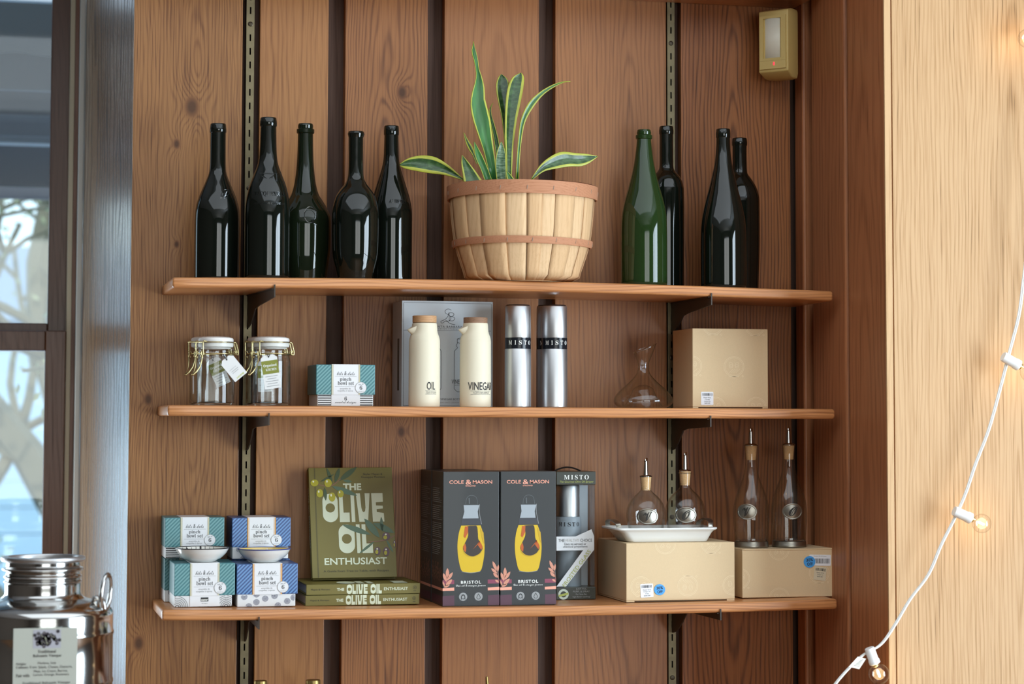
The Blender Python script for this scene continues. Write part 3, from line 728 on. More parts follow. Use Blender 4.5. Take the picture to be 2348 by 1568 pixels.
leaf([(655,900),(640,740),(622,620),(606,540),(598,480),(604,450),(621,422)], [(690,900),(672,740),(655,640),(634,560),(616,500),(612,455),(624,422)], -.10, -.08, lg2, .1)
leaf([(690,900),(695,700),(680,540),(663,450),(648,380),(642,310),(655,265),(674,243)], [(735,900),(728,700),(722,540),(720,440),(722,360),(722,300),(706,265),(676,243)], -.13, -.11, lg2, .10)
leaf([(707,900),(703,740),(697,620),(698,500),(703,400),(716,320),(745,262),(790,236)], [(739,900),(746,740),(755,640),(772,520),(796,410),(812,320),(815,262),(800,236)], -.15, -.125, lg2, .16)
leaf([(762,900),(770,760),(780,640),(792,540),(818,466),(856,404),(922,348),(990,310),(1050,290),(1103,287)], [(784,900),(790,760),(801,650),(817,560),(842,498),(886,430),(936,370),(1002,324),(1060,296),(1104,290)], -.15, -.17, lg1, .2)
leaf([(646,900),(638,820),(641,760),(652,710),(672,662)], [(706,900),(705,820),(703,760),(697,715),(677,662)], -.185, -.18, lg3, .06)
leaf([(570,900),(545,830),(516,765),(506,700),(506,662)], [(618,900),(590,825),(560,755),(528,695),(509,662)], -.175, -.165, lg1, .07)
leaf([(520,800),(495,745),(470,705),(452,660),(441,606)], [(530,790),(510,735),(500,700),(472,655),(444,606)], -.11, -.09, lg2, .25)
leaf([(442,910),(434,850),(427,795),(431,745)], [(560,910),(520,852),(480,800),(434,745)], -.19, -.18, lg2, .12)
leaf([(435,900),(380,884),(310,866),(220,856),(120,838),(70,826),(46,812)], [(455,905),(375,832),(322,790),(262,757),(182,747),(100,764),(44,800)], -.17, -.13, lg2, .19)
leaf([(855,900),(912,812),(978,755),(1048,725),(1130,732),(1205,738),(1268,750)], [(872,895),(940,846),(1020,828),(1100,815),(1168,814),(1222,793),(1272,755)], -.18, -.16, lg2, .17)
leaf([(712,900),(706,868),(704,842)], [(760,900),(735,868),(707,842)], -.2, -.195, lg1, .15)

# ------------------------------------------------------------------ motion sensor in the top right corner
sc_ = at(1773, 94, -.092)
ms = thing('motion_sensor', 'beige wall-mounted motion sensor with a milky lens in the top right corner', 'sensor', sc_)
beige = mat('beige_plastic', lin((202, 178, 112)), .45); lens_m = mat('milky_lens', lin((228, 226, 210)), .35, spec=.5)
hw, hh, dp = .031, .059, .056; c = sc_
m = MB(); pr = [(-hw, 0), (hw, 0), (hw, dp - .01), (hw - .014, dp), (-hw + .010, dp), (-hw, dp - .016)]
def mpS(u, v, w_): return (c.x + u, c.y + v, c.z + w_)
vs = []; n = len(pr)
for (zz, sh) in ((-hh - .010, 1), (-hh, 0), (hh, 0), (hh + .006, 1)):
    for u, v in pr: vs.append((c.x + u * (1 if not sh else .93), c.y + (v if not sh else max(v, .022)), c.z + zz))
fs = [(j*n+i, j*n+(i+1) % n, (j+1)*n+(i+1) % n, (j+1)*n+i) for j in range(3) for i in range(n)] + [tuple(range(n)), tuple(3*n+i for i in range(n))]
m.add(vs, fs); m.build('housing', beige, ms, bevel=.0025, seg=3, smooth=35)
fr = MB()
for a in ((-.0275, -.020, -.038, .049), (.0175, .0275, -.038, .049), (-.020, .0175, .044, .049), (-.020, .0175, -.038, -.033)):
    fr.box(c.x + a[0], c.x + a[1], c.y - .0035, c.y + .002, c.z + a[2], c.z + a[3])
fr.box(c.x - .0275, c.x + .0275, c.y - .0035, c.y + .002, c.z - .054, c.z - .0382)
fr.build('front_frame', beige, ms)
vs = []; fs = []
for j in range(2):
    for i in range(11): a = -.9 + 1.8 * i / 10; vs.append((c.x - .0015 + .0245 * math.sin(a) * .95, c.y + .0085 - .0115 * math.cos(a), c.z - .033 + j * .077))
fs = [(i, i+1, 12+i, 11+i) for i in range(10)]
o = MB().add(vs, fs).build('lens', lens_m, ms, smooth=60, fix=False); sm = o.modifiers.new('thickness', 'SOLIDIFY'); sm.thickness = .001
MB().box(c.x + .0015, c.x + .0042, c.y - .0042, c.y - .0034, c.z - .0475, c.z - .0415).build('indicator_light', mat('red_indicator', (.6, .01, .02), .4, emit=(1, .03, .06), estr=2.2), ms, bevel=.0003)
ms.rotation_euler = (0, 0, math.radians(-46))

# ------------------------------------------------------------------ clip-top jars with hang tags
marble = mat('white_marble', lin((226, 224, 220)), .28, noise=.06, nscale=30); rub = mat('clear_seal', lin((215, 216, 210)), .4)
green_p = mat('olive_print', lin((124, 128, 42)), .55); tagw = mat('tag_card', lin((222, 222, 220)), .6); cordm = mat('black_cord', (.015, .015, .015), .7)
def jar(label, cx, Y, tagdef, group):
    p = at(cx, 860, Y); x = p.x; s = scl(p); q = 1 / s; z0 = Z2(x) + .0004
    Zp = lambda py: at(cx, py, Y).z
    t = thing('clip_top_jar', label, 'jar', (x, Y, z0), group)
    R = 43 * q; Rn = 41 * q
    outer = smooth_profile([(R * .90, z0), (R * .985, z0 + .003), (R, z0 + .009), (R, z0 + .04), (R, Zp(836)), (R * .985, Zp(826)), (Rn * .96, Zp(818)), (Rn * .955, Zp(814))], 50)
    outer += [(Rn * 1.0, Zp(813)), (Rn * 1.01, Zp(806)), (Rn * 1.0, Zp(799)), (Rn * .97, Zp(797))]
    MB().lathe(outer, x, Y, 56, cap0=False, cap1=False).build('glass_wall', clear_glass, t, smooth=50)
    MB().lathe([(R * .97, Zp(812) ), (R * .955, Zp(840)), (R * .955, z0 + .012), (R * .80, z0 + .0065), (.001, z0 + .0085)], x, Y, 48, cap0=False, cap1=False).build('inner_wall', inner_glass, t, smooth=50)
    MB().lathe([(R * .90, z0 + .0003), (R * .94, z0 + .004), (R * .78, z0 + .0058), (.001, z0 + .0072)], x, Y, 48, cap1=False).build('glass_base', thick_glass, t, smooth=40)
    MB().lathe([(33*q, Zp(800)), (34*q, Zp(797.5)), (39.5*q, Zp(795.5)), (40.5*q, Zp(791)), (40*q, Zp(786.5)), (38*q, Zp(785.6))], x, Y, 48).build('seal', rub, t, smooth=40)
    MB().lathe([(38*q, Zp(785.4)), (40.2*q, Zp(783.5)), (40.6*q, Zp(779)), (38.5*q, Zp(775.2)), (31*q, Zp(772.8)), (15*q, Zp(771.8)), (.001, Zp(771.6))], x, Y, 48, cap1=False).build('marble_lid', marble, t, smooth=40)
    w_ = .00115
    circ = lambda r, z: [(x + r * math.cos(a), Y + r * math.sin(a), z) for a in [2 * PI * i / 40 for i in range(40)]]
    MB().tube(circ(41.2*q, Zp(785.4)), w_, 6, True).build('lid_wire', gold, t, smooth=80)
    MB().tube(circ(42.4*q, Zp(811.5)), w_ * 1.1, 6, True).build('neck_wire', gold, t, smooth=80)
    # lever clasp at the left front, hinge loop at the right
    la = math.radians(215); d = Vector((math.cos(la), math.sin(la), 0)); n_ = Vector((-d.y, d.x, 0)); ctr = Vector((x, Y, 0))
    P = lambda r, h, o_: tuple(ctr + d * r + n_ * o_ + Vector((0, 0, h)))
    m = MB(); g = 13 * q
    m.tube([P(38*q, Zp(784), -g), P(47*q, Zp(783), -g), P(49*q, Zp(787), -g), P(48.5*q, Zp(806), -g), P(47*q, Zp(815), -g)], w_, 6)
    m.tube([P(38*q, Zp(784), g), P(47*q, Zp(783), g), P(49*q, Zp(787), g), P(48.5*q, Zp(806), g), P(47*q, Zp(815), g)], w_, 6)
    m.tube([P(49*q, Zp(785), -g * 1.15), P(49*q, Zp(785), g * 1.15)], w_, 6)
    m.build('bail', gold, t, smooth=80)
    m = MB()
    for sg in (-1, 1):
        o_ = g * .72 * sg
        m.tube([P(43*q, Zp(812), o_), P(47*q, Zp(806), o_), P(51*q, Zp(808), o_), P(51*q, Zp(818), o_), P(47*q, Zp(822), o_), P(46*q, Zp(818), o_)], w_, 6)
        m.tube([P(50*q, Zp(815), o_ * 1.2), P(50*q, Zp(828), o_ * 1.1), P(53*q, Zp(842), o_ * .8), P(60*q, Zp(853), o_ * .5), P(68*q, Zp(861), o_ * .25), P(69*q, Zp(860), 0)], w_ * 1.1, 6)
    m.build('clasp_lever', gold, t, smooth=80)
    m = MB()
    ha = math.radians(20); d = Vector((math.cos(ha), math.sin(ha), 0)); n_ = Vector((-d.y, d.x, 0))
    for sg in (-1, 1):
        o_ = g * .45 * sg
        m.tube([P(40*q, Zp(785), o_), P(47*q, Zp(784), o_), P(50*q, Zp(788), o_), P(55*q, Zp(807), o_), P(54*q, Zp(813), o_), P(48*q, Zp(812), o_), P(47*q, Zp(806), o_), P(51*q, Zp(803), o_), P(52*q, Zp(808), o_)], w_, 6)
    m.tube([P(42*q, Zp(811.5), -g * .4), P(49*q, Zp(812), -g * .4), P(49*q, Zp(812), g * .4), P(42*q, Zp(811.5), g * .4)], w_, 6)
    m.build('hinge_wire', gold, t, smooth=80)
    # tag: (pixel centre, half width, length, angle, face, Y)
    cxp, cyp, hwp, Lp, ang, face, Yt = tagdef
    ca, sa = math.cos(ang), math.sin(ang); pc = at(cxp, cyp, Yt); qq = 1 / scl(pc)
    def mt(u, v, w2=0): return (pc.x + (u * ca - v * sa) * qq, Yt + w2, pc.z + (u * sa + v * ca) * qq)
    hL = Lp / 2; shp = [(-hwp, -hL), (hwp, -hL), (hwp, hL - 7), (hwp * .55, hL), (-hwp * .55, hL), (-hwp, hL - 7)]
    tg = MB().prism(shp, lambda u, v, w2: mt(u, v, w2), 0, .0007).build('hang_tag', tagw, t)
    m2 = lambda u, v: mt(u, v, -.0004); m3 = lambda u, v: mt(u, v, -.0007)
    top = mt(0, hL - 5, -.0009); nk = (x + (top[0] - x) * .85, max(Yt, Y - 43 * q * .98) - .0004, Zp(814))
    MB().tube([top, ((top[0] + nk[0]) / 2 + .001, Yt - .002, (top[2] + nk[2]) / 2 + .001), nk], .0006, 5).tube([top, ((top[0] + nk[0]) / 2 - .0025, Yt - .002, (top[2] + nk[2]) / 2), (nk[0] - .003, nk[1], nk[2])], .0006, 5).build('tag_cord', cordm, t)
    flat(tg, [ell(0, hL - 5, 1.5)], black_ink, m2, 'hole')
    if face == 'front':
        flat(tg, [rect(-hwp, hwp, -hL * .12, hL * .66)], green_p, m2, 'printed_band')
        text(tg, serif('Organized'), white_ink, 0, hL * .36, hwp * 1.6, 7.6, m3); text(tg, serif('KITCHEN'), white_ink, 1.5, hL * .13, hwp * 1.3, 5.4, m3)
        for k, ww in enumerate((1.5, 1.1, 1.55, 1.2, 1.5)): flat(tg, [rect(-hwp * ww * .5, hwp * ww * .5, -hL * .28 - k * 5.6, -hL * .28 - k * 5.6 + 1.2)], faint_ink, m2, 'small_print')
    else:
        text(tg, 'see inside for care', faint_ink, -2, 0, hwp * 1.1, 2.2, m2, rot=0); flat(tg, [rect(-hwp*.55, hwp*.5, -6, -5.2), rect(-hwp*.55, hwp*.4, -10, -9.2)], faint_ink, m2, 'small_print')
        text(tg, 'HOME', mat('lime_ink', lin((190, 200, 60)), .6), hwp * .1, -hL * .84, hwp * 1.2, 4, m2)
    return t
jg = 'clip-top jars on the middle shelf'
jar('clear clip-top jar at the far left whose blank tag back hangs askew', 494, -.165, (535, 843, 17.5, 57, math.radians(40), 'back', -.204), jg)
jar('clear clip-top jar with a straight green and white tag on its front', 622.5, -.165, (621, 852, 19, 78, math.radians(9), 'front', -.2035), jg)
jar('clear clip-top jar hidden behind the leftmost jar, its tag showing through', 478, -.066, (500, 852, 17, 66, math.radians(25), 'front', -.1075), jg)
jar('clear clip-top jar hidden behind the jar with the straight green tag', 607, -.066, (607, 862, 16, 72, math.radians(2), 'front', -.1075), jg)

# ------------------------------------------------------------------ boxed bowl sets
teal = (lin((58, 118, 124)), lin((104, 156, 158))); blue = (lin((50, 82, 134)), lin((98, 142, 192)))
def card_box_mat(nm, c): return mat(nm, c, .42, coat=.15)
teal_d, teal_l, blue_d, blue_l = card_box_mat('teal_card', teal[0]), card_box_mat('teal_stripe', teal[1]), card_box_mat('blue_card', blue[0]), card_box_mat('blue_stripe', blue[1])
white_card = card_box_mat('white_card', lin((222, 224, 224))); gold_p = mat('gold_print', lin((198, 190, 150)), .5); orange_p = mat('orange_print', lin((226, 160, 60)), .5); navy_ink = mat('navy_ink', lin((40, 46, 92)), .6)
sleeve_m = mat('sleeve_paper', lin((228, 229, 230)), .5)
def bowl_box(label, x0, x1, yt, ym, yb, bx0, bx1, Y, depth, zbase, colour, base, sleeve_down=True, group='boxed pinch bowl sets'):
    """x0..x1 lid pixels, rows yt/ym/yb (lid top, lid bottom, base bottom), base bx0..bx1"""
    A, Bq = at(x0, ym, Y), at(x1, ym, Y); zb_ = zbase; dz = zbase - at((x0+x1)/2, yb, Y).z
    zm, zt2 = at((x0+x1)/2, ym, Y).z + dz, at((x0+x1)/2, yt, Y).z + dz; xa, xb = A.x, Bq.x
    cx = (xa + xb) / 2; t = thing('pinch_bowl_box', label, 'gift box', (cx, Y + depth / 2, zb_), group)
    cd_, cl = (teal_d, teal_l) if colour == 'teal' else (blue_d, blue_l); b0, b1 = at(bx0, ym, Y).x, at(bx1, ym, Y).x
    MB().box(b0, b1, Y + .0012, Y + depth - .0012, zb_, zm + .004).build('box_base', white_card, t, bevel=.0012)
    MB().box(xa, xb, Y, Y + depth, zm, zt2).build('lid', cd_, t, bevel=.0012)
    q = (xb - xa) / (x1 - x0); W_ = xb - xa; Hh = zt2 - zm
    s0, s1 = xa + W_ * .262, xa + W_ * .742
    # diagonal stripes, as printed, clipped to the lid front and its left side
    pol = []; p = W_ * .064; k = -Hh
    while k < W_ + .01:
        for lo, hi in ((xa + .001, s0 - .0008), (s1 + .0008, xb - .001)):
            quad = []
            for e in (0, p * .5):
                c_ = clip_line((xa + k + e, zm + .0006), (xa + k + e + Hh * 1.0, zm + .0006 + Hh), lo, hi, zm + .0008, zt2 - .0012)
                quad.append(c_)
            if quad[0] and quad[1]:
                (a, b), (c2, d) = quad; pol.append([a, c2, d, b])
        k += p
    flat(t, pol, cl, XZ(Y - .0003), 'stripe_print')
    g = gold_p if colour == 'teal' else orange_p
    sl = MB().box(s0, s1, Y - .0007, Y, zm, zt2).box(s0, s1, Y - .0007, Y + depth, zt2, zt2 + .0006)
    if sleeve_down: sl.box(s0, s1, Y + .0002, Y + .0012, zb_ + .0006, zm - .0001)
    sl.build('paper_sleeve', sleeve_m, t)
    gw = W_ * .016
    flat(t, [rect(s0, s0 + gw, zm, zt2), rect(s1 - gw, s1, zm, zt2), rect(s0 + gw * 1.6, s0 + gw * 1.9, zm, zt2), rect(s1 - gw * 1.9, s1 - gw * 1.6, zm, zt2)], g, XZ(Y - .0010), 'border_print')
    sc0 = (s0 + s1) / 2; sw = s1 - s0; M1 = XZ(Y - .0010); M2_ = XZ(Y - .0016)
    Zf = lambda f: zm + Hh * f
    text(t, script('bits & dots'), grey_ink, sc0, Zf(.715), sw * .62, Hh * .135, M1, shear=.12)
    flat(t, [rect(sc0 - sw * .38, sc0 + sw * .38, Zf(.602), Zf(.602) + .0004), rect(sc0 - sw * .38, sc0 + sw * .38, Zf(.27), Zf(.27) + .0004)], faint_ink, M1, 'rule')
    text(t, serif('pinch'), grey_ink, sc0 - sw * .01, Zf(.505), sw * .40, Hh * .145, M1); text(t, serif('bowl set'), grey_ink, sc0, Zf(.385), sw * .57, Hh * .125, M1)
    text(t, 'ensemble de', faint_ink, sc0 - sw * .02, Zf(.205), sw * .38, Hh * .055, M1); text(t, 'coupelles à épices', faint_ink, sc0 - sw * .02, Zf(.125), sw * .55, Hh * .07, M1)
    bc = (s1 + sw * .03, Zf(.235)); rb = Hh * .19
    bd = MB().prism(ell(bc[0], bc[1], rb), lambda u, v, w_: (u, w_, v), Y - .0014, Y - .0011).build('round_badge', sleeve_m, t)
    flat(t, [ring(bc[0], bc[1], rb, rb * .05)], faint_ink, M2_, 'badge_rim')
    text(t, serif('6'), black_ink, bc[0], bc[1], None, rb * .72, M2_); text(t, 'set of', grey_ink, bc[0], bc[1] + rb * .62, rb * .9, rb * .26, M2_, rot=.12); text(t, 'ensemble de', faint_ink, bc[0], bc[1] - rb * .66, rb * 1.0, rb * .18, M2_)
    # base pattern
    MB3 = XZ(Y + .0012 - .0003); MB4 = XZ(Y - .0001); hz = zm - zb_; pol = []
    if base == 'stripes':
        spans = [(b0 + .001, s0 - .0005), (s1 + .0005, b1 - .001)]
        for k in range(5):
            za = zb_ + hz * (.06 + k * .20)
            for lo, hi in spans: pol.append(rect(lo, hi, za, za + hz * .085))
        flat(t, pol, black_ink, MB3, 'stripe_print')
    elif base == 'arcs':
        for cxx in (b0 + (s0 - b0) * .2, b1 - (b1 - s1) * .45):
            for rr in range(1, 7):
                nn = 4 + rr * 4
                for i in range(nn):
                    a = PI * i / (nn - 1); u, v = cxx + rr * hz * .155 * math.cos(a), zb_ + hz * .02 + rr * hz * .155 * math.sin(a)
                    if (b0 + .001 < u < s0 - .0012 or s1 + .0012 < u < b1 - .001) and v < zm - .001: pol.append(ell(u, v, hz * .038, n=8))
        flat(t, pol, black_ink, MB3, 'dot_print')
    else:
        rr_ = random.Random(5)
        for i, (fu, fv) in enumerate(((.12, .82), (.33, .38), (.48, .65), (.64, .85), (.86, .42), (.2, .05), (.70, .08), (.97, .7), (.33, 1.0))):
            uc, vc = b0 + (b1 - b0) * fu, zb_ + hz * fv
            for r2, nn in ((.0, 1), (.08, 6), (.155, 11), (.23, 16)):
                for k in range(nn):
                    a = 2 * PI * k / nn + .3 * r2; u, v = uc + r2 * hz * math.cos(a), vc + r2 * hz * math.sin(a) * .95
                    if b0 + .001 < u < b1 - .001 and zb_ + .001 < v < zm - .001: pol.append(ell(u, v, hz * .032, n=7))
        flat(t, pol, navy_ink, MB3, 'dot_print')
    if sleeve_down:
        if base == 'stripes':
            text(t, serif('6'), black_ink, sc0, zb_ + hz * .66, None, hz * .34, MB4); text(t, script('assorted designs'), black_ink, sc0, zb_ + hz * .30, sw * .74, hz * .28, MB4)
        else:
            flat(t, [rect(sc0 - sw * .13, sc0 + sw * .13, zb_ + hz * .48, zb_ + hz * .84)], black_ink, MB4, 'printed_block')
            text(t, 'now', white_ink, sc0, zb_ + hz * .60, sw * .22, hz * .17, XZ(Y - .0004), bold=.03); text(t, 'designs', grey_ink, sc0, zb_ + hz * .30, sw * .2, hz * .09, MB4)
    return t
bowl_box('teal striped bowl set box standing alone on the middle shelf', 724.5, 860, 836, 905, 931, 728, 856, -.155, .107, Z2(.62) + .0006, 'teal', 'stripes')
zl = Z3B(.36, .055)
fb1 = bowl_box('front teal striped bowl set box at the left end, a bowl on its lid', 398.7, 538.5, 1294, 1368, 1393.5, 399.5, 532, -.183, .104, zl, 'teal', 'arcs')
fb2 = bowl_box('front blue striped bowl set box with dotted base, a bowl on its lid', 542, 682.6, 1295, 1365, 1393.3, 544, 677.5, -.183, .104, Z3B(.47, .055), 'blue', 'dots', sleeve_down=False)
rear_top = at(468, 1283, -.098).z
zr = Z3B(.34, .05)
rb1 = bowl_box('rear teal bowl set box, only its left corner showing behind the front teal box', 376, 505, 1282, 1355, 1382, 377, 503, -.0775, .076, zr, 'teal', 'dots', sleeve_down=False)
ztop_front = max((fb1.location.z + (at(468, 1294, -.183).z - at(468, 1393.5, -.183).z)), (rb1.location.z + (at(440, 1282, -.0775).z - at(440, 1382, -.0775).z))) + .0014
bowl_box('upper teal striped bowl set box with black striped base, behind the lined bowl', 377.6, 514, 1189.5, 1257.5, 1282.3, 379, 508, -.098, .092, ztop_front, 'teal', 'stripes')
rb2 = bowl_box('rear blue bowl set box tucked under the upper blue box', 531, 664, 1283, 1353, 1381, 533, 660, -.0775, .076, Z3B(.46, .05), 'blue', 'dots', sleeve_down=False)
zt2_ = max(fb2.location.z + (at(612, 1295, -.183).z - at(612, 1393.3, -.183).z), rb2.location.z + (at(598, 1283, -.0775).z - at(598, 1381, -.0775).z)) + .0014
bowl_box('upper blue striped bowl set box with orange edging, behind the yellow bowl', 531.4, 666.3, 1189.5, 1257, 1284, 533, 661, -.098, .092, zt2_, 'blue', 'dots', sleeve_down=False)

# ------------------------------------------------------------------ pinch bowls on the front boxes
porc = mat('white_porcelain', lin((228, 228, 224)), .15, coat=.4)
def bowl(label, cx, Y, ztop, hwp, hp, basep, rimm, kind):
    p = at(cx, 1275, Y); q = 1 / scl(p); x = p.x; z0 = ztop + .0005; R, h, rb = hwp * q, hp * q, basep * q
    t = thing('pinch_bowl', label, 'bowl', (x, Y, z0), 'pinch bowls on the gift boxes')
    out = [(rb * .92, z0), (rb, z0 + .0008)] + smooth_profile([(rb * 1.03, z0 + .0016), (R * .70, z0 + h * .25), (R * .88, z0 + h * .58), (R, z0 + h)], 16)
    inn = smooth_profile([(R - .0016, z0 + h), (R * .86, z0 + h * .62), (R * .68, z0 + h * .34), (R * .4, z0 + h * .18), (.0008, z0 + h * .14)], 14)
    MB().lathe(out, x, Y, 64, cap1=False).build('outer_glaze', porc, t, smooth=60)
    patt = []; inner_m = mat('bowl_inside_' + kind, lin((232, 230, 220)) if kind == 'lined' else lin((232, 206, 120)), .2, coat=.4)
    MB().lathe(inn, x, Y, 64, cap0=False, cap1=False).build('inner_glaze', inner_m, t, smooth=60)
    MB().tube([(x + (R - .0008) * math.cos(a), Y + (R - .0008) * math.sin(a), z0 + h) for a in [2*PI*i/64 for i in range(64)]], .0011, 6, True).build('painted_rim', rimm, t, smooth=80)
    def ri(r):                                        # height of the inside at radius r
        for (r0, za), (r1, z1_) in zip(inn[:-1], inn[1:]):
            if r1 <= r <= r0: return za + (z1_ - za) * (r0 - r) / max(1e-6, r0 - r1)
        return inn[-1][1]
    mpb = lambda u, v: (x + u, Y + v, ri(min(R - .0017, math.hypot(u, v))) + .0004)
    st = []
    if kind == 'lined':
        for k in range(-5, 6):
            u = k * R * .17; e = math.sqrt(max(0, (R * .96) ** 2 - u * u)); tk = R * (.02 if k % 3 else .07); nn = 14
            P_ = [(u + .12 * R * (-e + 2*e*i/nn) / R * .3, -e + 2 * e * i / nn) for i in range(nn + 1)]
            st += line(P_, tk)
        flat(t, st, black_ink, mpb, 'painted_lines')
    else:
        rr_ = random.Random(2)
        for k in range(90):
            a = rr_.uniform(0, 2*PI); r0 = R * math.sqrt(rr_.uniform(.1, .86)); u, v = r0 * math.cos(a), r0 * math.sin(a); b = rr_.uniform(0, PI); L_ = R * .06
            st += line([(u - L_ * math.cos(b), v - L_ * math.sin(b)), (u + L_ * math.cos(b), v + L_ * math.sin(b))], R * .03)
        st = [p for p in st if all(math.hypot(*c2) < R * .95 for c2 in p)]
        flat(t, st, mat('white_glaze_dashes', lin((240, 238, 226)), .3), mpb, 'painted_dashes')
    return t
h1 = fb1.location.z + (at(468, 1294, -.183).z - at(468, 1393.5, -.183).z) + .0008; h2 = fb2.location.z + (at(612, 1295, -.183).z - at(612, 1393.3, -.183).z) + .0008
rimk, rimb = mat('black_rim', (.02, .02, .022), .3), mat('blue_rim', lin((52, 66, 140)), .3)
bowl('small white bowl with black lines inside on the teal box', 463, -.150, h1, 61.5, 31, 31, rimk, 'lined')
bowl('small white bowl with yellow inside and blue rim on the blue box', 605.5, -.150, h2, 60.5, 30, 31, rimb, 'yellow')
# ------------------------------------------------------------------ cream oil and vinegar bottles in front of their box
class Face:
    """a flat front in the photograph (pixel frame) mapped to metres on the plane Y"""
    def __init__(s, x0, x1, yt, yb, Y, zbase):
        a, b = at(x0, (yt+yb)/2, Y), at(x1, (yt+yb)/2, Y); cx = (x0+x1)/2
        s.x0, s.x1, s.yt, s.yb, s.Y = x0, x1, yt, yb, Y
        s.xa, s.xb = a.x, b.x; s.z0 = zbase; s.z1 = zbase + (at(cx, yt, Y).z - at(cx, yb, Y).z)
        s.q = (s.xb - s.xa) / (x1 - x0)
    def u(s, px): return s.xa + (px - s.x0) * s.q
    def v(s, py): return s.z1 - (py - s.yt) / (s.yb - s.yt) * (s.z1 - s.z0)
    def p(s, px, py): return (s.u(px), s.v(py))
    def P(s, pts): return [s.p(*a) for a in pts]
    def text(s, par, st, m, px, py, w, h, lift=.0004, **k):
        return text(par, st, m, s.u(px), s.v(py), w * s.q if w else None, h * s.q if h else None, XZ(s.Y - lift), **k)
    def flat(s, par, polys, m, lift=.0003, name='print'):
        conv = lambda p: [s.P(l) for l in p] if isinstance(p[0][0], (list, tuple)) else s.P(p)
        return flat(par, [conv(p) for p in polys], m, XZ(s.Y - lift), name)
    def box(s, par, name, m, depth, bevel=.001):
        return MB().box(s.xa, s.xb, s.Y, s.Y + depth, s.z0, s.z1).build(name, m, par, bevel=bevel)
def pl(pts, t, closed=False):
    """pixel stroke"""
    return line(pts + ([pts[0]] if closed else []), t)

grey_card = mat('grey_card', lin((188, 196, 202)), .45, coat=.1); grey_side = mat('brown_grey_card', lin((150, 142, 125)), .5)
f = Face(921, 1130, 691, 934, -.112, Z2(.95) + .0005)
t = thing('bottle_gift_box', 'tall pale grey gift box printed with bottle outlines behind the cream bottles', 'gift box', ((f.xa+f.xb)/2, -.065, f.z0))
f.box(t, 'carton', grey_card, .094)
f.flat(t, pl([(925, 696), (1126, 696), (1126, 931), (925, 931)], .8, True) + pl([(925, 759), (1126, 759)], .8), grey_ink, name='border_print')
mono = [(1034, 712), (1027, 709), (1020, 713), (1021, 719), (1030, 724), (1033, 731), (1028, 737), (1021, 736)]
f.flat(t, pl(smooth_pts(mono, 26), .9) + pl([(1029, 718), (1029, 736)], .9) + pl(smooth_pts([(1029, 718), (1037, 718), (1040, 722), (1036, 726), (1030, 727), (1038, 727), (1042, 731), (1038, 736), (1029, 736)], 26), .9), black_ink, name='monogram_print')
f.flat(t, pl(smooth_pts([(1043, 745), (1032, 743), (1022, 737), (1013, 742), (1010, 738), (1020, 733), (1026, 726), (1028, 718)], 24), 1), black_ink, name='monogram_print')
f.text(t, 'SANTA BARBARA', black_ink, 1026, 750, 66, 4.6, gap=1.3); f.text(t, 'DESIGN STUDIO', grey_ink, 1026, 755, 44, 3, gap=1.3)
for c_ in (989, 1062):
    o_ = [(c_-14, 778), (c_-14, 788), (c_-17, 793), (c_-13, 798), (c_-21, 806), (c_-21, 892), (c_-14, 899), (c_+14, 899), (c_+22, 892), (c_+22, 806), (c_+15, 793), (c_+14, 778)]
    f.flat(t, pl(o_, .9, True) + pl(smooth_pts([(c_-14, 778), (c_, 773.5), (c_+14, 778)], 9), .9) + pl(smooth_pts([(c_-14, 786), (c_, 789), (c_+14, 786)], 9), .9), black_ink, name='bottle_outline_print')
f.text(t, 'VINEGAR', grey_ink, 1053, 876, 36, 10, bold=.02); f.text(t, 'ACETO', grey_ink, 1050, 884, 16, 3)
f.text(t, 'OIL', grey_ink, 992, 876, 18, 10, bold=.02)
f.text(t, 'OIL & VINEGAR BOTTLES', grey_ink, 1028, 916, 72, 4.4); f.text(t, 'WARM GREY CERAMIC', faint_ink, 1028, 923.5, 52, 3.2)
MB().box(f.xa - .0004, f.xa, -.088, -.072, f.v(896), f.v(777)).build('side_window', mat('dark_window_print', lin((70, 66, 60)), .5), t)

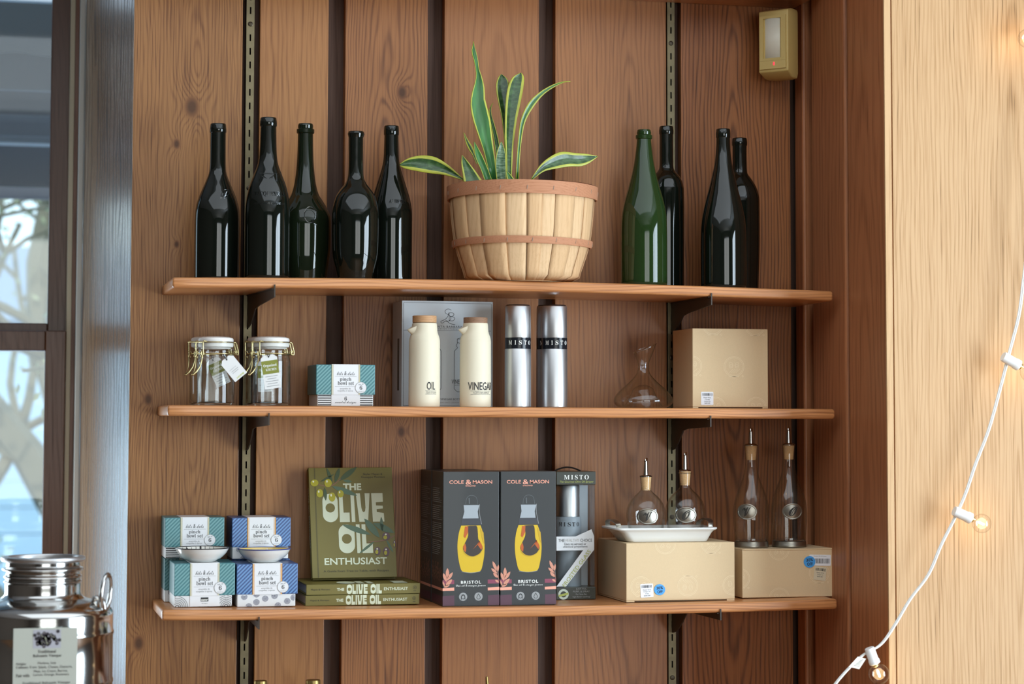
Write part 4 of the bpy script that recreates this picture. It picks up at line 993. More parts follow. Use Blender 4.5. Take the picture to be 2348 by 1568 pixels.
cream = mat('cream_ceramic', lin((226, 217, 192)), .55); cap1 = wood('light_wood_cap', (.55, .32, .16), (.42, .22, .10), axis='X', rings=300, slope=.01, line_=.4, rough=.6); cap2 = wood('dark_wood_cap', (.30, .17, .10), (.20, .105, .06), axis='X', rings=300, slope=.01, line_=.4, rough=.6)
def pourer(label, cx, capm, word, sub, tx, tw, ycap0, ycap1):
    Y = -.172; p = at(cx, 850, Y); x = p.x; q = 1 / scl(p); z0 = Z2(x) + .0004; Z_ = lambda py: at(cx, py, Y).z
    t = thing('cream_bottle', label, 'bottle', (x, Y, z0), 'cream ceramic pouring bottles')
    R = 36 * q
    pr = [(R * .97, z0), (R, z0 + .002)] + [(R * (1 - .012 * k / 6), z0 + .002 + (Z_(782) - z0 - .002) * k / 6) for k in range(1, 7)] + smooth_pts([(35.2*q, Z_(779)), (33.5*q, Z_(772)), (30.5*q, Z_(764)), (29.2*q, Z_(756)), (28.8*q, Z_(745)), (27.5*q, Z_(741))], 14)
    MB().lathe(pr, x, Y, 64).build('ceramic_body', cream, t, smooth=40)
    sp_ = MB(); a = math.radians(192); d = Vector((math.cos(a), math.sin(a), 0)); n_ = Vector((-d.y, d.x, 0)); c = Vector((x, Y, 0)); vs = []
    secs = [(25*q, 14*q, 748, 773), (31*q, 11*q, 751, 769), (36.5*q, 6*q, 754, 764), (42*q, 1.8*q, 756, 758.5)]
    for r, w_, za, zb2 in secs:
        for k in range(10):
            b = PI * k / 9; v = c + d * r + n_ * (w_ * math.cos(b)); vs.append((v.x, v.y, Z_(za) + (Z_(zb2) - Z_(za)) * math.sin(b)))
    fs = [(j*10+i, j*10+(i+1) % 10, (j+1)*10+(i+1) % 10, (j+1)*10+i) for j in range(3) for i in range(10)] + [tuple(range(10)), tuple(30 + i for i in range(10))]
    sp_.add(vs, fs).build('spout', cream, t, smooth=60)
    MB().lathe([(26.8*q, Z_(ycap1)), (27.6*q, Z_(ycap1 - .8)), (27.6*q, Z_(ycap0 + .9)), (26.6*q, Z_(ycap0))], x, Y, 56).build('wooden_cap', capm, t, smooth=40)
    pw = at(tx, 887, Y).x; mp = wrap(x, Y, R + .0005, x + 35 * q * max(-.98, min(.98, (tx - cx) / 36)) if True else None)
    zc = z0 + (934 - 887) * q
    text(t, word, black_ink, 0, zc, tw * q, 18 * q, mp, bold=.01)
    text(t, sub, grey_ink, .001 if word == 'OIL' else .0, zc - 15 * q, (26 if word == 'OIL' else 42) * q, 4.4 * q, mp)
    hwu = (14 if word == 'OIL' else 27) * q
    for dz in (-11.5, -19): flat(t, [rect(-hwu + 2*hwu*k/8, -hwu + 2*hwu*(k+1)/8, zc + dz * q, zc + (dz + .7) * q) for k in range(8)], grey_ink, mp, 'rule')
pourer('cream ceramic bottle marked OIL with a pale wooden cap', 973, cap1, 'OIL', "OLIO D'OLIVA", 989.5, 21, 724, 740)
pourer('cream ceramic bottle marked VINEGAR with a darker wooden cap', 1090, cap2, 'VINEGAR', 'ACETO BALSAMICO', 1106, 67, 728, 743)

# ------------------------------------------------------------------ brushed metal oil sprayers
blk_gloss = mat('glossy_black_band', (.010, .012, .016), .22, spec=.35)
def sprayer(label, cx, Y, hwp, group):
    p = at(cx, 815, Y); x = p.x; q = 1 / scl(p); z0 = Z2(x) + .0004; zz = lambda h: z0 + h * q; R = hwp * q
    t = thing('oil_sprayer', label, 'sprayer', (x, Y, z0), group)
    MB().lathe([(R * .96, z0), (R, zz(1.2)), (R, zz(132)), (R * .985, zz(133))], x, Y, 64).build('metal_body', brushed, t, smooth=40)
    MB().lathe([(R * .985, zz(133.2)), (R * .99, zz(158.6))], x, Y, 64).build('black_band', blk_gloss, t, smooth=40)
    MB().lathe([(R * .975, zz(158.8)), (R * .985, zz(160)), (R * .965, zz(230)), (R * .93, zz(232)), (R * .90, zz(232.4))], x, Y, 64).build('metal_cap', brushed, t, smooth=40)
    MB().lathe([(R * .90, zz(232.5)), (R * .88, zz(234)), (R * .80, zz(234.4))], x, Y, 48).build('cap_top', blk_gloss, t, smooth=40)
    for ch, a in zip('MISTO', (-31, -7, 15, 38, 62)):
        text(t, serif(ch), white_ink, R * math.radians(a), zz(147), (8.6 if ch == 'M' else 3.6 if ch == 'I' else 7) * q, 9.5 * q, wrap(x, Y, R + .0006, x + R * math.sin(math.radians(-4)) ), bold=0)
sg = 'brushed metal sprayers on the middle shelf'
sprayer('brushed metal oil sprayer with black band, the one nearest the cream bottles', 1187.5, -.165, 30.2, sg)
sprayer('brushed metal oil sprayer with black band, front one of the right pair', 1271.5, -.168, 29.6, sg)
sprayer('brushed metal oil sprayer mostly hidden behind the right front sprayer', 1258.5, -.088, 29.2, sg)

# ------------------------------------------------------------------ decanter
def decanter():
    Y = -.10; p = at(1475, 880, Y); x = p.x; q = 1 / scl(p); z0 = Z2(x) + .0004; zz = lambda h: z0 + h * q
    t = thing('wine_decanter', 'clear glass decanter with wide base and slanted pouring lip beside the carton', 'decanter', (x, Y, z0))
    pr = smooth_profile([(46*q, zz(0)), (58*q, zz(3)), (66*q, zz(10)), (68*q, zz(17)), (64*q, zz(28)), (51*q, zz(43)), (34*q, zz(58)), (19*q, zz(74)), (13*q, zz(86)), (12*q, zz(98)), (16*q, zz(112)), (22*q, zz(126)), (26*q, zz(137))], 60)
    za, zb2 = zz(96), zz(137)
    def lean(X, Yy, Z_):
        f = max(0, min(1, (Z_ - za) / (zb2 - za))); return X + 4 * q * f * f, Yy, Z_ + f * f * (X - x) * .42
    MB().lathe(pr, x, Y, 64, cap0=False, cap1=False, lean=lean).build('glass_wall', clear_glass, t, smooth=60)
    ri_ = [(pr[i][0] * .965, pr[i][1]) for i in range(len(pr))][6:]
    MB().lathe(ri_, x, Y, 64, cap0=False, cap1=False, lean=lean).build('inner_wall', inner_glass, t, smooth=60)
    MB().lathe(smooth_profile([(46*q, zz(.2)), (40*q, zz(10)), (28*q, zz(32)), (23*q, zz(44)), (10*q, zz(52)), (.5*q, zz(53))], 24), x, Y, 48, cap0=False, cap1=False).build('punt', clear_glass, t, smooth=60)
    n = 56; r = pr[-1][0]
    MB().tube([lean(x + r * math.cos(2*PI*i/n), Y + r * math.sin(2*PI*i/n), pr[-1][1]) for i in range(n)], .0009, 6, True).build('rim', thick_glass, t, smooth=80)
decanter()

# ------------------------------------------------------------------ kraft cartons
kraft = mat('kraft_board', lin((216, 190, 150)), .75, noise=.05, nscale=500); kraft_in = mat('corrugated_edge', lin((92, 72, 50)), .9, noise=.4, nscale=800)
emblem_m = mat('pale_emblem_ink', lin((234, 214, 178)), .7); sticker_m = mat('label_sticker', lin((232, 234, 238)), .5); sticker_g = mat('clear_label', lin((212, 200, 172)), .4)
blue_dot = mat('blue_round_sticker', lin((66, 156, 226)), .5)
def emblem(f, t, px, py, r, clip, flip=1):
    """twin rings around two leaves over a ribbon of lettering, clipped at the carton's edges"""
    x0, x1, y0, y1 = clip; pol = []
    def ok(pts): return all(x0 + .5 < a < x1 - .5 and y0 + .5 < b < y1 - .5 for a, b in pts)
    def stroke(pts, w_):
        for s_ in pl(pts, w_):
            if ok(s_): pol.append(s_)
    E_ = lambda rr, ry=None, ox=0, oy=0, a0=0, a1=2*PI, n=40: [(px + ox + rr * math.cos(a0 + (a1-a0)*i/n), py - flip * (oy + (ry or rr) * math.sin(a0 + (a1-a0)*i/n))) for i in range(n + 1)]
    stroke(E_(r), .8); stroke(E_(r * .88), .6)
    for sg_ in (-1, 1):
        stroke([(px + sg_ * r * a, py - flip * r * b) for a, b in ((.08, .12), (.2, .38), (.42, .42), (.5, .15), (.4, -.12), (.18, -.1), (.08, .12))], .7); stroke(E_(r * .12, ox=sg_ * r * .28, oy=r * .12, n=12), .7)
    for k in range(4): stroke([(px - r * .5 + k * r * .22, py + flip * r * .62), (px - r * .1 + k * r * .22, py + flip * r * .25)], .7)
    stroke([(px - r * .5, py + flip * r * 1.0), (px + r * .5, py + flip * r * 1.0), (px + r * .42, py + flip * r * .9)], .7)
    stroke(E_(r * .08, ox=r * .86, oy=-r * .94, n=10), .8)
    if pol: f.flat(t, pol, emblem_m, .0002, 'emblem_print')
def carton(label, x0, x1, yt, yb, Y, depth, zb_, slot=None, lift=None):
    f = Face(x0, x1, yt, yb, Y, zb_); t = thing('kraft_carton', label, 'carton', ((f.xa+f.xb)/2, Y + depth/2, zb_), 'kraft cartons on the shelves')
    MB().box(f.xa, f.xb, Y, Y + depth, f.z0 + (.0022 if slot == 'bottom' else 0), f.z1 - (.0016 if slot == 'top' else 0)).build('carton_body', kraft, t, bevel=.0012)
    W_ = f.xb - f.xa
    if slot == 'bottom':
        MB().box(f.xa + .0005, f.xa + W_ * .075, Y + .0003, Y + depth, f.z0, f.z0 + .0022).box(f.xb - W_ * .075, f.xb - .0005, Y + .0003, Y + depth, f.z0, f.z0 + .0022).build('bottom_tab', kraft, t)
        MB().box(f.xa + W_ * .08, f.xb - W_ * .08, Y + .002, Y + depth - .002, f.z0, f.z0 + .0021).build('bottom_flap', kraft_in, t)
    if slot == 'top':
        vs = []; n = 16
        for k in range(n + 1):
            u = k / n; z = f.z1 - .0016 - .0008 * math.sin(PI * u); xx = f.xa + .004 + (W_ - .008) * u
            vs += [(xx, Y - .0006, z), (xx, Y - .0006, z + .0022), (xx, Y + depth, z + .0022), (xx, Y + depth, z)]
        fs = [(k*4+i, k*4+(i+1) % 4, k*4+4+(i+1) % 4, k*4+4+i) for k in range(n) for i in range(4)] + [(0,1,2,3), tuple(n*4+i for i in range(4))]
        MB().add(vs, fs).build('top_flap', kraft, t)
        MB().box(f.xa + .0002, f.xa + W_ * .05, Y - .0003, Y + depth, f.z1 - .0016, f.z1 - .0002).box(f.xb - W_ * .05, f.xb - .0002, Y - .0003, Y + depth, f.z1 - .0016, f.z1 - .0002).build('top_tab', kraft, t)
    return f, t
def sticker(f, t, px, py, w_, h_, lines, rot=0, m=None, flip=False, seed=1):
    m = m or sticker_m; ca, sa = math.cos(rot), math.sin(rot)
    T = lambda u, v: (px + u * ca - v * sa, py + u * sa + v * ca)
    r = 1.8; shp = []
    for cx_, cy_, a in ((w_/2 - r, h_/2 - r, 0), (-w_/2 + r, h_/2 - r, 90), (-w_/2 + r, -h_/2 + r, 180), (w_/2 - r, -h_/2 + r, 270)):
        for k in range(4): b = math.radians(a + 30 * k); shp.append(T(cx_ + r * math.cos(b), cy_ + r * math.sin(b)))
    st = MB().prism([f.p(*c) for c in shp], lambda u, v, w2: (u, w2, v), f.Y - .0006, f.Y - .0002).build('price_sticker', m, t)
    rr_ = random.Random(seed); u = -w_ * .42; bars = []; sg_ = -1 if flip else 1
    y0_, y1_ = (-h_ * .40, -h_ * .20) if h_ > w_ * .7 else (-h_ * .15, h_ * .3)
    while u < w_ * .40:
        bw = rr_.choice((.5, .8, 1.2)); bars.append([T(sg_ * u, y0_), T(sg_ * (u + bw), y0_), T(sg_ * (u + bw), y1_), T(sg_ * u, y1_)]); u += bw + rr_.choice((.6, .9, 1.3))
    f.flat(st, [b if not flip else b[::-1] for b in bars], black_ink, .0009, 'barcode_print')
    for k, (s_, ww) in enumerate(lines):
        c_ = T(0, -h_ * .06 + k * h_ * .145 if h_ > w_ * .7 else -h_ * .36); f.text(st, s_, grey_ink, c_[0], c_[1], w_ * ww, h_ * .085, .0009, rot=-rot + (PI if flip else 0))
def off_dot(f, t, px, py, r):
    s_ = MB().prism(f.P(ell(px, py, r, n=32)), lambda u, v, w2: (u, w2, v), f.Y - .0011, f.Y - .0008).build('discount_sticker', blue_dot, t)
    f.text(s_, '30%', black_ink, px, py - r * .34, r * 1.15, r * .5, .0015, bold=.015, rot=.08); f.text(s_, 'OFF', black_ink, px + r * .05, py + r * .38, r * .95, r * .5, .0015, bold=.015, rot=.05)
f, t = carton('square kraft carton on the middle shelf with a small barcode sticker', 1588, 1761, 752, 934.5, -.150, .118, Z2(1.3) + .0005, 'bottom')
cl = (1588, 1761, 752, 930)
for px, py in ((1682.5, 839), (1586, 838), (1634, 744), (1731, 744), (1640, 932), (1733, 932)): emblem(f, t, px, py, 23, cl)
sticker(f, t, 1621, 912, 28, 30, [('Pewter Wine', .6), ('Carafe', .4), ('Decanter Set', .5), ('$00.00', .45)])
ZL = Z3B(1.17, .105)
fL, tL = carton('wide kraft carton on the lowest shelf carrying the white tray', 1436, 1684.8, 1243.5, 1378, -.192, .186, ZL, 'bottom')
cl = (1436, 1684.8, 1243.5, 1372)
for px, py, fl in ((1469, 1343, 1), (1576, 1343, -1), (1680, 1343, 1), (1525, 1246, -1), (1630, 1246, 1)): emblem(fL, tL, px, py, 23, cl, fl)
sticker(fL, tL, 1482.5, 1352, 29, 31, [('Pewter Oil &', .6), ('Vinegar Set', .55), ('Tray', .3), ('$00.00', .5)], -.04); off_dot(fL, tL, 1511.5, 1350.5, 12.6)
fR, tR = carton('lower kraft carton at the right end carrying two tall cruets', 1702, 1914, 1261.5, 1372.5, -.172, .135, Z3B(1.40, .09), 'top')
cl = (1702, 1914, 1263, 1372)
for px, py, fl in ((1696, 1328, 1), (1786, 1264, -1), (1786, 1374, 1), (1878, 1318, 1)): emblem(fR, tR, px, py, 23, cl, fl)
sticker(fR, tR, 1880, 1288.5, 50, 25, [('Pewter Oil & Vinegar', .6)], .03, seed=4); off_dot(fR, tR, 1855.5, 1292, 13.4)
sticker(fR, tR, 1880, 1319.5, 28, 31, [('Pewter Oil &', .6), ('Vinegar Set', .5), ('$00.00', .45)], .12, sticker_g, seed=9)

# ------------------------------------------------------------------ tray and cruets
trz = fL.z1 + .0006
def tray():
    q = 1 / scl((1.16, -.12, trz)); xa, xb = at(1441, 1235, -.165).x, at(1624, 1235, -.165).x; ra, rb2 = at(1408, 1212, -.165).x, at(1642, 1212, -.165).x
    y0, y1 = -.168, -.085
    t = thing('serving_tray', 'white ceramic tray with metal end handles under the squat cruets', 'tray', ((xa+xb)/2, (y0+y1)/2, trz))
    def rr(x0, x1, ya, yb_, r, z, n=8):
        out = []
        for cx_, cy_, a in ((x1-r, yb_-r, 0), (x0+r, yb_-r, 90), (x0+r, ya+r, 180), (x1-r, ya+r, 270)):
            for k in range(n): b = math.radians(a + 90 * k / (n-1)); out.append((cx_ + r * math.cos(b), cy_ + r * math.sin(b), z))
        return out
    secs = []
    for f_, z in ((0, 0), (.06, .0016), (.25, .0085), (.50, .0165), (.74, .0205), (.97, .0222), (1.0, .0232), (1.0, .0250), (.985, .0258), (.93, .0256), (.74, .0240), (.56, .0205), (.40, .0176), (.2, .0166), (-.05, .0164)):
        e = f_; dx0, dx1 = xa + (ra - xa) * e, xb + (rb2 - xb) * e; dy = .014 * e
        secs.append(rr(dx0, dx1, y0 - dy, y1 + dy, .014, trz + z))
    n = len(secs[0]); vs = [v for s_ in secs for v in s_]
    fs = [(j*n+i, j*n+(i+1) % n, (j+1)*n+(i+1) % n, (j+1)*n+i) for j in range(len(secs)-1) for i in range(n)] + [tuple(range(n)), tuple((len(secs)-1)*n+i for i in range(n))]
    MB().add(vs, fs).build('ceramic_dish', porc, t, smooth=50)
    for sg_, x_ in ((-1, ra), (1, rb2)):
        m = MB(); P_ = []
        ym = (y0 + y1) / 2
        for k in range(17):
            a = PI * k / 16; P_.append((x_ - sg_ * (.010 - .004 * math.sin(a)), ym - .036 * math.cos(a), trz + .0255 + .0125 * math.sin(a) ** .7))
        vs = []
        for k, (X_, Y_, Z_) in enumerate(P_):
            for dx, dz in ((-.0045, 0), (.0045, .001), (.0045, .0024), (-.0045, .0016)): vs.append((X_ + dx, Y_, Z_ + dz))
        fs = [(k*4+i, k*4+(i+1) % 4, k*4+4+(i+1) % 4, k*4+4+i) for k in range(16) for i in range(4)] + [(0,1,2,3), tuple(64+i for i in range(4))]
        m.add(vs, fs).build('metal_handle', chrome_dark, t, smooth=50)
    return trz + .0170
tray_floor = tray()
def cruet(label, cx, Y, z0, prof, cork_, spout, med, letter, group, foot=None):
    """prof: (pixels above base, half width); cork_: (h0, h1, w0, w1); spout: top height; med: (dx, height, rx, rz)"""
    p = at(cx, 1180, Y); x = p.x; q = 1 / scl(p); zz = lambda h: z0 + h * q
    t = thing('glass_cruet', label, 'cruet', (x, Y, z0), group); zf = 0
    if foot:
        MB().lathe([(foot[0] * q, z0), (foot[0] * 1.01 * q, zz(2)), (foot[0] * .985 * q, zz(5)), (foot[0] * .97 * q, zz(foot[1]))], x, Y, 56).build('pewter_foot', chrome_dark, t, smooth=40); zf = foot[1] + .2
    pr = smooth_profile([(w_ * q, zz(h)) for h, w_ in prof], 54)
    MB().lathe(pr, x, Y, 64, cap0=False, cap1=False).build('glass_wall', clear_glass, t, smooth=60)
    MB().lathe([(r * .93 if i < 46 else r * .9, z) for i, (r, z) in enumerate(pr)][5:], x, Y, 48, cap0=False, cap1=False).build('inner_wall', inner_glass, t, smooth=60)
    b0 = pr[0][0]
    MB().lathe([(b0 * .97, pr[0][1] + .0002), (pr[3][0] * .96, pr[3][1]), (pr[5][0] * .93, pr[5][1]), (b0 * .4, pr[4][1]), (.0005, pr[4][1] + .0015)], x, Y, 48, cap1=False).build('thick_base', thick_glass, t, smooth=50)
    n = 40; MB().tube([(x + pr[-1][0] * math.cos(2*PI*i/n), Y + pr[-1][0] * math.sin(2*PI*i/n), pr[-1][1]) for i in range(n)], .0007, 6, True).build('glass_rim', thick_glass, t, smooth=80)
    h0, h1, w0, w1 = cork_
    MB().lathe([(w0 * q * .96, zz(h0)), (w0 * q, zz(h0 + 1)), (w1 * q, zz(h1 - 1)), (w1 * q * .96, zz(h1))], x, Y, 40).build('cork', cork_m, t, smooth=40)
    MB().lathe([(w1 * 1.0 * q, zz(h1 + .1)), (w1 * 1.04 * q, zz(h1 + 1.4)), (w1 * .9 * q, zz(h1 + 3.4)), (6.4 * q, zz(h1 + 4.6))], x, Y, 40).build('steel_disc', steel, t, smooth=40)
    r0, r1 = 5.6 * q, 4.2 * q; zt3 = zz(spout); nn = 20; vs = []
    for r, z, sl in ((r0, zz(h1 + 4.2), 0), (r1, zt3 - 12 * q, 0), (r1, zt3 - 5 * q, 1), (r1 * .72, zt3 - 5.2 * q, 1), (r1 * .72, zt3 - 20 * q, 0)):
        for i in range(nn):
            a = 2 * PI * i / nn; vs.append((x + r * math.cos(a), Y + r * math.sin(a), z + sl * r * math.cos(a - .6) * 1.25))
    fs = [(j*nn+i, j*nn+(i+1) % nn, (j+1)*nn+(i+1) % nn, (j+1)*nn+i) for j in range(4) for i in range(nn)] + [tuple(4*nn+i for i in range(nn))]
    MB().add(vs, fs).build('pour_spout', steel, t, smooth=40)
    dx, hm, rxm, rzm = med; zm = zz(hm)
    Rm_ = max(r for r, z in pr if abs(z - zm) < .004) + .0004
    mp0 = wrap(x, Y, Rm_, x + dx * q); mpm = lambda u, v, w_=0: (lambda p_: (x + (p_[0] - x) * (1 + w_ / Rm_), Y + (p_[1] - Y) * (1 + w_ / Rm_), v))(mp0(u, v))
    md = MB(); ro = ell(0, zm, rxm * q, rzm * q, 40); n = 40; vs = []; secs = ((1, 0), (1, .0016), (.93, .0022), (.86, .0018), (.84, .0008), (.45, .0020), (.02, .0024))
    for s_, w_ in secs:
        for u, v in ro: vs.append(mpm(u * s_, zm + (v - zm) * s_, w_))
    fs = [(j*n+i, j*n+(i+1) % n, (j+1)*n+(i+1) % n, (j+1)*n+i) for j in range(len(secs)-1) for i in range(n)] + [tuple((len(secs)-1)*n+i for i in range(n))]
    mo = md.add(vs, fs).build('medallion', chrome_dark, t, smooth=50)
    text(mo, script(letter), mat_engr, 0, zm, rzm * q * 1.05, rzm * q * 1.2, lambda u, v: mpm(u, v, .0030), bold=.01, name='engraved_letter')
    return t
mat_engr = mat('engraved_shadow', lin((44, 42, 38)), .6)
squat = [(0, 33), (1.5, 36.5), (8, 40), (20, 43), (36, 44.8), (52, 43.2), (66, 38), (78, 29), (87, 19), (93, 13.4), (98, 11.6), (106, 11.8), (126, 13.8)]
cg = 'glass cruets with pewter medallions'
cruet('squat round glass cruet with a V medallion on the white tray', 1481, -.128, tray_floor, squat, (94, 124.5, 10.2, 12.8), 168, (4, 36, 25, 18), 'V', cg)
cruet('squat round glass cruet with an O medallion on the white tray', 1571, -.122, tray_floor, [(h * 1.05, w_ * 1.03) for h, w_ in squat], (104, 136, 10.4, 13.2), 180, (2, 38, 24.5, 18), 'O', cg)
tall = [(12.4, 36), (14, 38), (22, 38.2), (40, 39.6), (62, 41), (84, 40.6), (104, 38), (122, 33), (140, 26), (158, 19), (176, 15), (196, 13.4), (214, 13.6), (231, 15.6)]
ZR = fR.z1 + .0006 + .0006
cruet('tall slender glass cruet with a V medallion on the right carton', 1722.5, -.112, ZR, tall, (198, 231, 11.4, 14), 272, (-10, 81, 24, 18), 'V', cg, (39.5, 12))
cruet('tall slender glass cruet with an O medallion nearest the corner', 1809, -.112, ZR, tall, (198, 231, 10.8, 13.4), 272, (9, 81, 24, 18), 'O', cg, (39.5, 12))

# ------------------------------------------------------------------ cookbooks
olive_c = mat('olive_cover', lin((112, 102, 44)), .48); olive_dk = mat('olive_dark', lin((86, 78, 34)), .5); page_m = mat('page_block', lin((205, 198, 180)), .8)
cream_ink = mat('pale_green_ink', lin((206, 212, 184)), .5); dk_ink = mat('dark_olive_ink', lin((46, 44, 26)), .55)
def retro(word, x0, x1, z0, z1):
    """chunky display capitals: capsule O with a round eye, slab L, I, U-shaped V, E"""
    wd = {'O': 1.0, 'L': .66, 'I': .26, 'V': .92, 'E': .80}; gp = .10; tot = sum(wd[c] for c in word) + gp * (len(word) - 1); k = (x1 - x0) / tot; x = x0; out = []; H_ = z1 - z0
    for c in word:
        a, b = x, x + wd[c] * k; W_ = b - a; U = lambda u, v: (a + u * W_, z0 + v * H_)
        if c == 'O':
            r = W_ / 2; o_ = [((a+b)/2 + r * math.cos(t_), z1 - r + r * math.sin(t_)) for t_ in [PI * i / 14 for i in range(15)]] + [((a+b)/2 + r * math.cos(t_), z0 + r + r * math.sin(t_)) for t_ in [PI + PI * i / 14 for i in range(15)]]
            out.append([o_, ell((a+b)/2, (z0+z1)/2, W_ * .31, n=24)])
        elif c == 'L': out.append([U(0, 0), U(1, 0), U(1, .33), U(.40, .33), U(.36, 1), U(0, 1)])
        elif c == 'I': out.append([U(.1, 0), U(1, 0), U(.9, 1), U(0, 1)])
        elif c == 'V':
            out.append([U(.18, 0), U(.80, 0), U(1, 1), U(.64, 1), U(.66, .5), U(.62, .38), U(.52, .33), U(.42, .38), U(.36, .5), U(.30, 1), U(0, 1)])
        else: out.append([U(.05, 0), U(1, 0), U(.98, .30), U(.40, .34), U(.40, .44), U(.92, .46), U(.92, .56), U(.36, .57), U(.36, .68), U(.95, .70), U(.95, 1), U(0, 1)])
        x = b + gp * k
    return out
def lying(label, x0, x1, yt, yb, Y, zb_, depth):
    f = Face(x0, x1, yt, yb, Y, zb_); t = thing('cookbook', label, 'book', ((f.xa+f.xb)/2, Y + depth/2, zb_), 'copies of one olive green cookbook'); th = f.z1 - f.z0
    MB().box(f.xa, f.xb, Y, Y + .0022, f.z0, f.z1).box(f.xa, f.xb, Y + .0022, Y + depth, f.z0, f.z0 + .0022).box(f.xa, f.xb, Y + .0022, Y + depth, f.z1 - .0022, f.z1).build('cover', olive_c, t, bevel=.0006)
    MB().box(f.xa + .003, f.xb - .003, Y + .0023, Y + depth - .003, f.z0 + .0023, f.z1 - .0023).build('page_block', page_m, t)
    W_ = f.xb - f.xa; L_ = lambda u: f.xa + W_ * u; zc = (f.z0 + f.z1) / 2; Mp = XZ(Y - .0003)
    text(t, 'Mapes & Morisani', dk_ink, L_(.123), zc, W_ * .165, th * .2, Mp)
    text(t, 'THE', cream_ink, L_(.298), zc, W_ * .064, th * .29, Mp, bold=.035)
    flat(t, retro('OLIVE', L_(.352), L_(.536), f.z0 + th * .05, f.z1 - th * .03), cream_ink, Mp, 'title_print'); flat(t, retro('OIL', L_(.562), L_(.660), f.z0 + th * .05, f.z1 - th * .03), cream_ink, Mp, 'title_print')
    text(t, 'ENTHUSIAST', cream_ink, L_(.786), zc, W_ * .212, th * .29, Mp, bold=.015)
    flat(t, [ring(L_(.953), zc + th * .08, th * .17, th * .03), rect(L_(.941), L_(.965), zc - th * .26, zc - th * .22)] + pl([(L_(.953), zc - th * .02), (L_(.953), zc + th * .16)], th * .04) + pl([(L_(.947), zc + th * .06), (L_(.959), zc + th * .1)], th * .04), dk_ink, Mp, 'publisher_emblem')
    # front cover faces up
    Mu = lambda u, v: (u, v, f.z1 + .0003)
    flat(t, retro('OLIVE', L_(.28), L_(.56), Y + .01, Y + .07)[:0] + [ell(L_(.37), Y + .035, .016, .028)] + [rect(L_(.46), L_(.52), Y + .008, Y + .065), rect(L_(.55), L_(.6), Y + .008, Y + .06), rect(L_(.78), L_(.9), Y + .01, Y + .06)], cream_ink, Mu, 'title_print')
    return f, t
f2, t2 = lying('bottom olive green cookbook lying flat, spine outward', 700.5, 961.5, 1362.7, 1386.3, -.166, Z3B(.65, .103), .155)
f1, t1 = lying('upper olive green cookbook lying flat under the upright copy', 702.5, 963.2, 1338.4, 1362.2, -.164, f2.z1 + .0006, .155)
# the upright copy: built upright at the origin of its Empty, then tilted as it leans
BW, BH, BT2 = .1545, .2045, .019
pb = at(814, 1325, -.09); zbk = f1.z1 + .0058
ub = thing('cookbook', 'upright olive green cookbook facing out, leaning back on the stack', 'book', (pb.x, -.09, zbk), 'copies of one olive green cookbook')
X0, Y0, Z0 = pb.x, -.09, zbk
MB().box(X0 - BW/2, X0 + BW/2, Y0, Y0 + .0024, Z0, Z0 + BH).box(X0 - BW/2, X0 + BW/2, Y0 + BT2 - .0024, Y0 + BT2, Z0, Z0 + BH).box(X0 - BW/2, X0 - BW/2 + .0024, Y0 + .0024, Y0 + BT2 - .0024, Z0, Z0 + BH).build('cover', olive_c, ub, bevel=.0007)
MB().box(X0 - BW/2 + .003, X0 + BW/2 - .003, Y0 + .0026, Y0 + BT2 - .0026, Z0 + .003, Z0 + BH - .003).build('page_block', page_m, ub)
def cv(X, Yc):                      # crop pixel of the cover -> metres on its face
    yt_, yb_ = 105 + 13 * (X - 120) / 810, 1168 - 10 * (X - 150) / 822; v = (Yc - yt_) / (yb_ - yt_); xl, xr = 120 + 30 * v, 930 + 42 * v
    return (X0 - BW/2 + (X - xl) / (xr - xl) * BW, Z0 + BH * (1 - v))
def ct(s_, m, X, Yc, w_, h_, lift=.0004, **k): p_ = cv(X, Yc); return text(ub, s_, m, p_[0], p_[1], w_ * BW / 815, h_ * BH / 1055 if h_ else None, XZ(Y0 - lift), **k)
def cf(polys, m, lift=.0003, name='cover_print'):
    conv = lambda p: [[cv(*a) for a in l] for l in p] if isinstance(p[0][0], (list, tuple)) else [cv(*a) for a in p]
    return flat(ub, [conv(p) for p in polys], m, XZ(Y0 - lift), name)
g0, g1 = cv(186, 600)[0], cv(198, 600)[0]
flat(ub, [rect(g0, g1, Z0 + .001, Z0 + BH - .001)], olive_dk, XZ(Y0 - .0002), 'hinge_groove')
ct('Skyler Mapes &', dk_ink, 742, 183, 190, 24); ct('Giuseppe Morisani', dk_ink, 744, 211, 230, 24)
ct('THE', cream_ink, 541, 299, 178, 66, bold=.04)
for wd_s, xa, xb, za, zb2 in (('OLIVE', 258, 842, 636, 366), ('OIL', 412, 730, 934, 660)):
    a_, b_ = cv(xa, za), cv(xb, zb2); flat(ub, retro(wd_s, a_[0], b_[0], a_[1], b_[1]), cream_ink, XZ(Y0 - .0004), 'title_print')
ct('ENTHUSIAST', cream_ink, 571, 1008, 602, 66, bold=.018)
ct('A Guide from Tree to Table, with Recipes', dk_ink, 574, 1102, 626, 26)
lf1, lf2 = mat('printed_leaf', lin((66, 82, 52)), .5), mat('printed_leaf_grey', lin((84, 108, 84)), .5)
ol1, ol2, stem_m, glint = mat('printed_green_olive', lin((166, 158, 30)), .45), mat('printed_purple_olive', lin((92, 66, 76)), .45), mat('printed_stem', lin((140, 98, 84)), .5), mat('printed_glint', lin((226, 226, 200)), .5)
